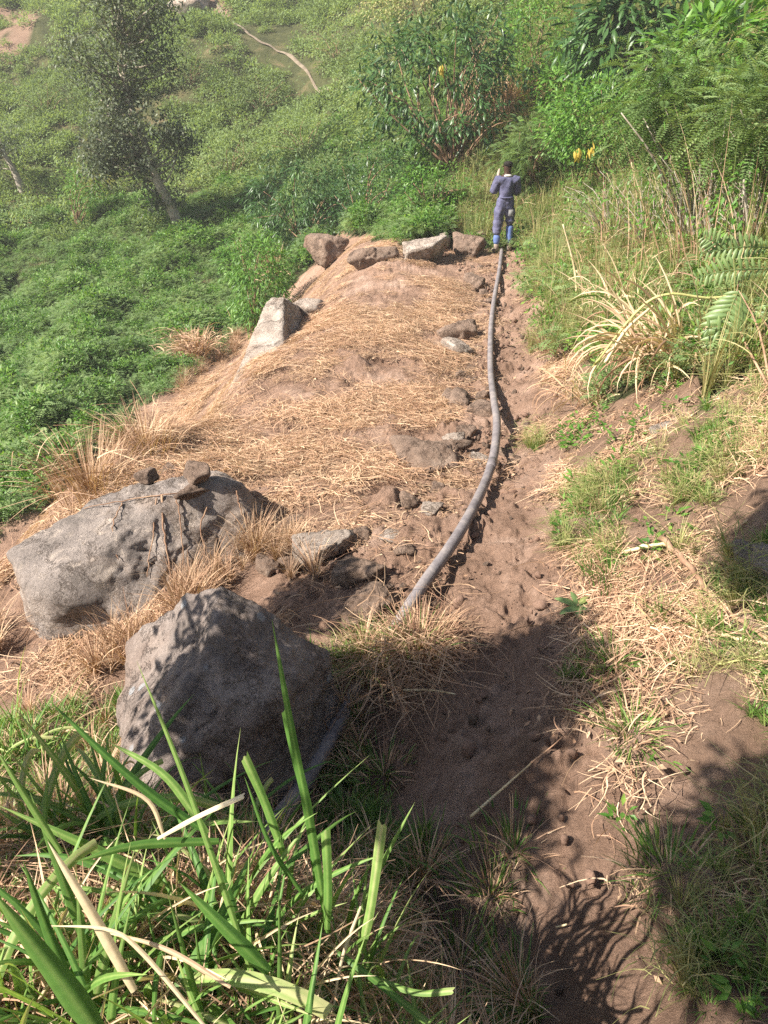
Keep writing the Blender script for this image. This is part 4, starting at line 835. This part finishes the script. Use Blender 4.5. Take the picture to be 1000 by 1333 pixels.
for i, (u, v, lb) in enumerate([(560, 1130, "dark weeds in the middle of the shaded ditch"), (640, 1165, "weeds in the ditch shade at the foot of the lit path strip"), (600, 1260, "weed tuft at the bottom of the shaded ditch"), (500, 1010, "dark grass tuft under the uprooted clump"), (670, 1110, "thin grass sprig beside the pale ditch stick"), (680, 1300, "thin grass at the bottom edge where ditch meets path"), (800, 640, "green feathery weed tuft on the upper near bank"), (795, 760, "green grass patch on the bank beside the dirt path bend"), (800, 870, "green grass patch just below the one at the path bend"), (825, 960, "spiky green tuft at the lower tip of the bank"),
        (870, 1145, "small leafy weed in the strip between path and shadow"), (960, 590, "green weed tuft on the bank at the right edge"), (905, 640, "straggly green weeds beside the dry standing stalk")]):
    tuftthing("weed_tuft", u, v, lb, "weeds", [('blades', [tuft(70, .13, 1.1, .006, seed=530 + i, rad=.2), tuft(50, .09, 1.3, .009, seed=550 + i, rad=.22)] if i < 6 else [tuft(110, .15, 1.1, .007, seed=530 + i, rad=.16), tuft(50, .12, 1.3, .010, seed=550 + i, rad=.18)], 'grass'), ('dry_blades', [tuft(60, .16, 1.2, .005, seed=570 + i, rad=.12)], 'straw')])

def stick(name, ptsw, r, mat, label, cat='stick', sides=7, r2=None, wob=.0):
    P = spline(ptsw, 22) + RNG.normal(0, wob, (22, 3)); o = P[10]; g = Geo(); g.add(*tube(P - o, np.linspace(r, r2 or r * .5, 22), sides, .05)); me = g.mesh(name, M[mat], True)
    return tag(link(name, me, None, o), label, cat)
stick("fallen_branch", [HH(855, 700, .12), HH(892, 735, .08), HH(935, 785, .05), HH(1010, 842, .04)], .018, 'twig', "long brown fallen branch crossing the right bank", "branch", wob=.004)
stick("dry_reed", [HH(800, 722, .03), HH(835, 712, .1), HH(868, 712, .1), HH(905, 750, .06), HH(950, 800, .04)], .012, 'stalk', "pale split reed lying along the fallen branch", "reed", wob=.003)
stick("dry_reed", [HH(930, 822, .03), HH(965, 832, .03), HH(1020, 838, .03)], .012, 'stalk', "short pale reed at the right edge under the fallen branch", "reed", wob=.002)
stick("green_stalk", [HH(885, 862, .02), HH(940, 862, .04), HH(1020, 846, .05)], .007, 'yellowstalk', "yellow green stalk on the ground at the right edge", "stalk", wob=.002)
stick("dry_stick", [HH(612, 1062, .03), HH(650, 1028, .03), HH(690, 992, .04)], .007, 'stalk', "straight pale stick lying in the shaded ditch", "stick")
stick("dry_stick", [HH(690, 992, .03), HH(722, 965, .05), HH(760, 930, .03)], .004, 'twig', "thin bent twig at the upper end of the ditch stick", "stick")
stick("dry_stick", [HH(700, 1215, .03), HH(722, 1205, .03), HH(737, 1200, .03)], .006, 'stalk', "short pale cut stem on the lower path", "stick")
stick("dry_stalk", [HH(840, 800, .0), HH(838, 780, .1) , HH(843, 790, .45)], .005, 'twig', "upright dry stalk on the near bank", "stalk")
stick("dry_stick", [HH(525, 897, .05), HH(560, 897, .05), HH(592, 902, .05)], .008, 'stalk', "pale broken stick beside the uprooted clump", "stick")
def uy(u, v, p, dy=0.0): return at(u, v, p[1] + dy)
rb = bp(752, 405)
stick("white_reed", [rb, uy(748, 350, rb), uy(733, 292, rb)], .022, 'stalk', "tall whitish dead reed standing alone right of the person", "reed", r2=.008)
rb = bp(762, 420)
stick("white_reed", [rb, uy(768, 380, rb), uy(750, 352, rb)], .016, 'stalk', "short bent dead reed beside the tall whitish one", "reed", r2=.008)
# thin stems standing in the right slope
q = random.Random(4)
for i, (u0, v0, u1, v1, r, m_, lb) in enumerate([(915, 330, 912, 215, .022, 'bark', "dark thin trunk left of the paired trunks at right"), (925, 345, 930, 190, .018, 'palebark', "pale thin trunk crossing the dark one"), (958, 335, 972, 200, .02, 'palebark', "leaning pale trunk at the right edge"),
        (985, 345, 968, 235, .016, 'palebark', "thin trunk leaning left at the right edge"), (893, 330, 885, 235, .012, 'palebark', "thin dry stem left of the dark trunk"), (852, 315, 822, 210, .009, 'stalk', "slanting dry stem in the middle of the right slope"),
        (810, 300, 790, 225, .008, 'stalk', "short slanting dry stem above the white reed"), (870, 300, 850, 225, .008, 'stalk', "thin upright dry stem below the yellow cluster")]):
    rb = bp(u0, v0 + 15); stick("sapling" if r > .014 else "dead_reed", [rb, uy((u0 + u1) / 2 + q.uniform(-4, 4), (v0 + v1) / 2, rb), uy(u1, v1, rb)], r, m_, lb, "trunk" if r > .014 else "stem", wob=.004)
for i, (u, v, h, lb) in enumerate([(790, 345, 1.2, "sheaf of dry standing stalks in the middle of the right slope"), (850, 330, 1.4, "sheaf of dry stalks left of the dark trunk"), (900, 360, 1.5, "tall dry stalks round the dark thin trunk"), (960, 370, 1.5, "tall dry stalks at the right edge between the pale trunks"),
        (730, 300, .9, "low dry stalks on the slope just right of the person"), (825, 400, 1.0, "dry stalks above the drooping reed clump"), (700, 270, .8, "brown dead stalks between the person and the feathery shrub")]):
    tuftthing("dry_stalks", u, v, lb, "stalks", [('stalks', [tuft(46, h, .7, .009, seed=700 + i, curl=.5, rad=.6), strands(60, .6, .3, .5, .009, seed=740 + i, upw=.8, bend=.8)], 'straw'), ('thin_stems', [tuft(70, h * .75, .9, .010, seed=720 + i, curl=.5, rad=.6)], 'mixgrass')])
# reed clump with drooping bleached blades, each blade a part
def blade_mesh(name, arch, mat, w=.05, K=11, wfun=None, fold=.16, twist=0.0, seed=0, cut=False):
    t = np.linspace(0, 1, K); th = arch * t ** 1.3; dx = np.sin(th); dz = np.cos(th)
    x = np.concatenate([[0], np.cumsum((dx[1:] + dx[:-1]) / 2)]) / (K - 1); z = np.concatenate([[0], np.cumsum((dz[1:] + dz[:-1]) / 2)]) / (K - 1)
    r = np.random.default_rng(seed); y = .03 * np.sin(t * 3 + seed)
    P = np.stack([x, y, z], -1)[None]; a = twist * t; S = np.stack([np.sin(a) * dz * .8, np.cos(a), -np.sin(a) * dx * .8], -1)[None]
    prof = (.45 + .55 * np.clip(t * 4, 0, 1)) * (np.ones(K) if cut else np.clip(1.02 - t ** 2.6, .02, 1))
    return raw_mesh(name, *ribbons(P, (w * prof)[None], nrm(S), np.array([r.uniform(.1, .9)]), fold), M[mat], True)
GB = [blade_mesh('blade', a, 'blade', (.030, .045, .055)[i % 3], twist=tw, seed=i, cut=(i % 5 == 4)) for i, (a, tw) in enumerate([(.3, .3), (.7, -.5), (1.1, .6), (1.5, .4), (1.9, -.8), (.5, 1.2), (2.2, .5), (.15, .1)])]
DB = [blade_mesh('blade', a, 'straw' if i % 2 else 'pale', .026, twist=tw, seed=20 + i, fold=.3) for i, (a, tw) in enumerate([(.6, 1.5), (1.4, 2.5), (2.2, -2), (2.8, 1.0), (1.0, 3), (3.2, 2)])]
def blades(root, n, meshes, l, rad, tilt, seed, az=None, azs=3.14, wf=1.0):
    q = random.Random(seed)
    for i in range(n):
        a = q.uniform(-math.pi, math.pi) if az is None else q.gauss(az, azs); rr_ = rad * math.sqrt(q.random()); b_ = q.uniform(-math.pi, math.pi)
        L_ = l * q.uniform(.5, 1.15); p = Vector((rr_ * math.cos(b_), rr_ * math.sin(b_), -.02))
        e = (Matrix.Rotation(a, 3, 'Z') @ Matrix.Rotation(q.uniform(0, tilt), 3, 'Y') @ Matrix.Rotation(q.uniform(-.5, .5), 3, 'Z')).to_euler()
        link('blade', q.choice(meshes), root, p, e, (L_, L_ * wf * q.uniform(.7, 1.3), L_))
rp = bp(868, 480); rp = np.array([rp[0], rp[1], gz(rp[0], rp[1])])
rc = empty("drooping_reed_clump", rp, "big clump of bleached drooping reed blades on the right bank", "reed clump")
blades(rc, 130, DB, 1.0, .28, .9, 71, az=math.radians(195), azs=.9, wf=.9); blades(rc, 60, DB, .8, .35, 1.1, 72); blades(rc, 26, GB, .75, .3, .9, 73, wf=.6)
rp2 = bp(775, 520); rc2 = empty("drooping_reed_clump", rp2, "lower dry reed clump spilling over the path edge", "reed clump")
blades(rc2, 110, DB, .55, .32, 1.2, 74, az=math.radians(215), azs=1.0, wf=.6); blades(rc2, 22, GB, .45, .3, .9, 75, wf=.5)
rp3 = bp(700 + 125, 430); rc3 = empty("drooping_reed_clump", rp3, "upright half green reed clump behind the drooping one", "reed clump")
blades(rc3, 60, GB, .8, .35, .6, 76, wf=.5); blades(rc3, 50, DB, .85, .35, .7, 77, wf=.8)
Yc = rp[1]
stick("arching_yellow_stalk", [at(772, 478, Yc - .1), at(830, 405, Yc - .15), at(870, 383, Yc - .2), at(930, 388, Yc - .2), at(1010, 372, Yc - .2)], .009, 'yellowstalk', "yellow green stalk arching over the drooping reed clump", "stalk", r2=.012)
stick("pale_stalk", [at(788, 472, Yc - .2), at(815, 430, Yc - .25), at(850, 398, Yc - .2)], .014, 'stalk', "white peeled stalk under the arching yellow one", "stalk", r2=.01)
stick("pale_stalk", [at(978, 395, Yc - .5), at(984, 425, Yc - .5), at(972, 470, Yc - .5)], .010, 'stalk', "curved pale stalk hanging in front of the feather leaved shrub", "stalk", r2=.006)
# feather leaved shrub, every leaflet its own piece
LFL = leaf_mesh('leaflet', .135, .038, 'ferngreen', .15)
LFS = leaf_mesh('leaflet', .075, .020, 'ferngreen', .1)
fb_ = bp(1010, 520)
fs = empty("feather_leaved_shrub", fb_, "shrub with large feather shaped leaves at the right edge under the arching stalk", "shrub")
def frond(pa, pb, pc, n, me, smax=1.0):
    P = spline([pa, pb, pc], n * 3); o = np.array(P[0]); g = Geo(); g.add(*tube(P - o, np.linspace(.006, .002, len(P)), 5)); fr = link('frond', g.mesh('rachis', M['ferngreen'], True), fs, Vector(o) - Vector(fb_))
    T = nrm(np.gradient(P, axis=0)); view = nrm(P)
    for i in range(n):
        j = int((i + .5) * 3); S = nrm(np.cross(T[j], -view[j])); k_ = smax * (.45 + .75 * math.sin(math.pi * min(1, (i + 1.2) / (n + .8))))
        for sg in (-1, 1):
            d = Vector(nrm(S * sg + T[j] * .45 + RNG.normal(0, .06, 3))); nn = Vector(-view[j]); s_ = nn.cross(d).normalized(); n2 = d.cross(s_)
            link('leaflet', me, fr, Vector(P[j] - o), Matrix((d, s_, n2)).transposed().to_euler(), k_)
Yf = at(950, 430, Yc)[1] - .8
frond(at(962, 378, Yf), at(948, 410, Yf), at(930, 462, Yf - .1), 11, LFL)
frond(at(1003, 395, Yf), at(992, 440, Yf), at(975, 500, Yf - .1), 11, LFL)
frond(at(990, 410, Yf - .05), at(960, 430, Yf), at(905, 425, Yf - .1), 9, LFL, .7)
frond(at(1000, 322, Yf + .6), at(960, 322, Yf + .5), at(912, 330, Yf + .5), 13, LFS, 1.2)
frond(at(1000, 350, Yf + .5), at(950, 352, Yf + .4), at(905, 362, Yf + .4), 13, LFS, 1.2)
frond(at(965, 345, Yf + .6), at(935, 318, Yf + .5), at(915, 308, Yf + .5), 10, LFS, 1.1)
frond(at(1010, 470, Yf - .1), at(1000, 430, Yf - .1), at(1015, 395, Yf - .1), 10, LFL, .8)
g = Geo(); stems(g, fb_, [at(962, 378, Yf), at(1003, 395, Yf), at(1000, 322, Yf + .6), at(1000, 350, Yf + .5), at(965, 345, Yf + .6), at(990, 410, Yf - .05), at(1010, 470, Yf)], .010, seed=9); link('stem', g.mesh('stem', M['twig'], True, fb_), fs)
# broad leaved weed with one yellow leaf by the bend
wp = bp(752, 800); w_ = empty("broad_leaved_weed", wp, "low broad leaved weed with a yellowing leaf at the edge of the path", "weed")
for i, (a, e, s) in enumerate([(150, .3, 1.2), (200, .1, 1.1), (100, .6, .9), (40, .5, .8), (260, .1, .9), (310, .4, .7)]):
    d = (math.cos(math.radians(a)), math.sin(math.radians(a)), e); place_leaves(w_, wp, [Vector(wp) + Vector((0, 0, .05))], [d], leaf_mesh('leaf', .11, .07, 'ferngreen'), s, s, i)
place_leaves(w_, wp, [Vector(wp) + Vector((0, 0, .07))], [(.4, .3, .25)], leaf_mesh('leaf', .07, .035, 'mixgrass'), 1, 1, 9)
# dead vines over the long boulder
for i, (pl, lb) in enumerate([([(212, 645), (214, 690), (222, 740), (225, 790)], "thick dead vine down the middle of the long boulder"), ([(205, 650), (200, 700), (192, 752)], "thin dead vine left of the thick one"), ([(232, 650), (238, 700), (240, 760)], "thin dead vine right of the thick one"),
        ([(300, 620), (240, 640), (180, 650), (110, 662), (50, 675)], "dead vine running along the top edge of the long boulder"), ([(270, 660), (262, 690), (268, 720), (256, 745)], "short kinked dead vine on the right half of the long boulder"), ([(160, 655), (148, 690), (155, 730)], "faint dead vine on the left half of the long boulder"), ([(308, 640), (315, 665), (325, 690)], "dead vine hanging at the right end of the long boulder")]):
    P = []
    for (u, v) in pl:
        h = on(b1, u, v)
        if h is not None and (not P or abs(h.y - P[-1].y) < 1.2): P.append(h + Vector((0, -.012, .015)))
    if len(P) > 1: stick("dry_vine", P, .0055 if i else .009, 'twig', lb, "vine", 6, .003, .004)

# ------------------------------------------------------------------ foreground reeds, every blade its own piece
def hero(root, rp_, pl, w, mat, wend=.1, fold=.2, cut=False, tw=0.0):
    w = w * .62
    P = spline([U(*q) for q in pl], 14); o = P[0]; t = np.linspace(0, 1, 14); T = nrm(np.gradient(P, axis=0)); S = nrm(np.cross(T, nrm(P)) + np.array([0, 0, tw]) + .25 * nrm(P))
    prof = (.6 + .4 * np.clip(t * 3, 0, 1)) * (1 + .06 * np.sin(t * 9)) * (np.ones(14) if cut else np.clip(1.0 - t ** 3.0, wend * .15, 1))
    V_, F_, R_ = ribbons((P - o)[None], (w * prof)[None], S[None], np.array([RNG.uniform(.1, .8)]), fold)
    if cut: V_[-5:] += T[-1] * (np.array([-.35, .1, -.1, .25, .4]) * w * RNG.choice([-1, 1]))[:, None]
    me = raw_mesh('blade', V_, F_, R_, M[mat], True)
    link('blade', me, root, Vector(o) - Vector(rp_))
def clump(u, v, label, ng, nd, l, rad, seed, az=None, wf=1.0):
    p = H(u, v); root = empty("reed_clump", p, label, "reed clump")
    blades(root, ng, GB, l, rad, .95, seed, az, 1.2, wf); blades(root, nd, DB, l * .85, rad, 1.3, seed + 1, None, 1, wf * .8)
    return root, p
cA, pA = clump(60, 1400, "reed clump filling the lower left corner with one wide bright blade", 110, 130, .54, .2, 801)
cB, pB = clump(235, 1300, "reed clump with crossed dry blades below the pointed boulder", 120, 130, .54, .22, 803)
cC, pC = clump(410, 1290, "reed clump carrying the tallest upright blade in front of the hose", 50, 80, .34, .18, 805)
cD, pD = clump(110, 1140, "shaded dark green reed clump in front of the pointed boulder's left side", 110, 70, .54, .22, 807)
cE, pE = clump(20, 1010, "thin sunlit reed clump at the left edge below the long boulder", 120, 90, .56, .22, 809, wf=.5)
cF, pF = clump(500, 1420, "low cut reed clump at the bottom beside the dark ditch", 60, 90, .26, .15, 811)
cG, pG = clump(300, 1120, "dark reed clump at the foot of the pointed boulder", 100, 36, .42, .2, 813, wf=.8)
cI, pI = clump(300, 1450, "reed clump at the bottom edge between the corner blade and the cut reeds", 90, 130, .40, .2, 815)
hero(cC, pC, [(428, 1215, 1.75), (405, 1080, 1.7), (378, 940, 1.65), (354, 806, 1.62)], .036, 'blade')
hero(cC, pC, [(415, 1170, 1.78), (402, 1060, 1.74), (385, 985, 1.72), (372, 922, 1.7)], .036, 'blade', cut=True)
hero(cC, pC, [(372, 1120, 1.75), (345, 1045, 1.74), (318, 984, 1.72)], .034, 'blade', cut=True)
hero(cC, pC, [(426, 1210, 1.7), (427, 1150, 1.68), (424, 1080, 1.66)], .034, 'blade', cut=True)
hero(cC, pC, [(470, 1240, 1.7), (483, 1180, 1.68), (498, 1072, 1.66)], .036, 'blade', cut=True)
hero(cB, pB, [(325, 1260, 1.6), (285, 1140, 1.58), (235, 1000, 1.56), (178, 860, 1.55)], .024, 'blade')
hero(cB, pB, [(395, 1165, 1.7), (352, 1100, 1.68), (318, 1010, 1.67)], .02, 'blade', tw=.3)
hero(cB, pB, [(350, 1265, 1.5), (300, 1215, 1.48), (235, 1150, 1.47)], .05, 'blade')
hero(cD, pD, [(265, 1080, 1.7), (205, 1040, 1.68), (140, 985, 1.66), (62, 910, 1.65)], .036, 'blade')
hero(cD, pD, [(270, 1085, 1.75), (215, 1010, 1.76), (140, 965, 1.78)], .036, 'blade')
hero(cD, pD, [(285, 1095, 1.6), (180, 1100, 1.55), (98, 1122, 1.5)], .035, 'blade')
hero(cA, pA, [(130, 1345, 1.1), (75, 1270, 1.08), (-10, 1160, 1.05)], .06, 'blade')
hero(cA, pA, [(110, 1330, 1.15), (65, 1220, 1.14), (30, 1120, 1.12)], .03, 'blade')
hero(cA, pA, [(80, 1110, 1.5), (35, 1040, 1.48), (-5, 975, 1.46)], .024, 'blade')
hero(cB, pB, [(205, 1092, 1.5), (260, 1062, 1.48), (318, 1036, 1.46)], .016, 'pale', cut=True)
hero(cB, pB, [(215, 1092, 1.55), (190, 1040, 1.54), (115, 1012, 1.53)], .016, 'pale')
hero(cA, pA, [(270, 1340, 1.3), (185, 1240, 1.3), (140, 1210, 1.3), (60, 1205, 1.3)], .014, 'pale')
hero(cB, pB, [(300, 1285, 1.4), (215, 1235, 1.4), (130, 1212, 1.4)], .016, 'straw')
hero(cA, pA, [(175, 1290, 1.35), (120, 1190, 1.34), (62, 1095, 1.33)], .035, 'pale')
hero(cF, pF, [(480, 1270, 1.7), (540, 1292, 1.66), (590, 1290, 1.64)], .022, 'blade', cut=True)
hero(cF, pF, [(440, 1240, 1.7), (480, 1270, 1.66), (555, 1330, 1.64)], .024, 'blade', cut=True)
hero(cF, pF, [(470, 1180, 1.7), (445, 1250, 1.66), (430, 1340, 1.64)], .014, 'pale')
# ------------------------------------------------------------------ unseen trees, crowns shaped to shade the ditch and the bank
def shader_tree(base, lobes, label, seed, l=.10, w=.04, mat='darkleaf'):
    base = np.array([base[0], base[1], gz(base[0], base[1])]); root = empty("unseen_shade_tree", base, label, "tree"); g = Geo(); G2 = Geo(); q = np.random.default_rng(seed)
    top = np.array(lobes[0][0], float); tp = spline([base, base * .5 + top * .5 + [0.05, 0, 0], top], 12); g.add(*tube(tp, np.linspace(.07, .03, 12), 8, .04))
    for c, r, n in lobes:
        C = ellip(c, r, n, .1, seed); hub = np.array(c) - [.0, .0, r[2] * .5]; stems(g, hub, C[::6], .008, seed=seed, K=4, sides=4)
        if c is not lobes[0][0]: g.add(*tube(spline([lobes[0][0], (np.array(lobes[0][0]) + c) / 2 + [-.1, 0, .1], hub], 6), .02, 6))
        Pn = np.repeat(C, 22, 0) + q.normal(0, .07, (n * 22, 3)); G2.add(*leaves(Pn, q.normal(0, 1, Pn.shape), l, w, q.uniform(0, 1, len(Pn)), q))
    link('trunk', g.mesh('trunk', M['bark'], True, base), root); tag(link('crown', G2.mesh('crown', M[mat], False, base), root), kind='stuff')
shader_tree((-3.1, 1.2), [((-2.75, 1.5, -.45), (.36, .75, .5), 80), ((-2.87, 1.08, .15), (.42, .62, .5), 330), ((-2.50, 1.52, .33), (.34, .42, .42), 230), ((-2.95, 2.7, -.45), (.3, .4, .3), 60)], "unseen leafy tree outside the left edge shaped to shade the pointed boulder and ditch", 901)  # unseen; crown lobes placed so their shadows land on boulder and ditch
shader_tree((-1.0, -1.1), [((-1.87, .24, .95), (.46, .42, .42), 420), ((-1.35, 1.65, 1.2), (.28, .3, .28), 170)], "unseen leafy tree added behind the camera to shade the right corner", 902)  # added tree; its crown stands in for the camera holder's shadow

# ------------------------------------------------------------------ the air
def haze():
    m, nt, out = new_mat("air"); v = nt.nodes.new("ShaderNodeVolumePrincipled"); v.inputs['Density'].default_value = .0016; v.inputs['Color'].default_value = (.93, .93, .93, 1); nt.links.new(v.outputs[0], out.inputs['Volume'])
    bm = bmesh.new(); bmesh.ops.create_cube(bm, size=1); me = bpy.data.meshes.new("haze"); bm.to_mesh(me); bm.free(); me.materials.append(m)
    o = link("haze", me, None, (-7, 52, 20), (0, 0, 0), (180, 180, 110)); tag(o, kind='stuff')
haze()
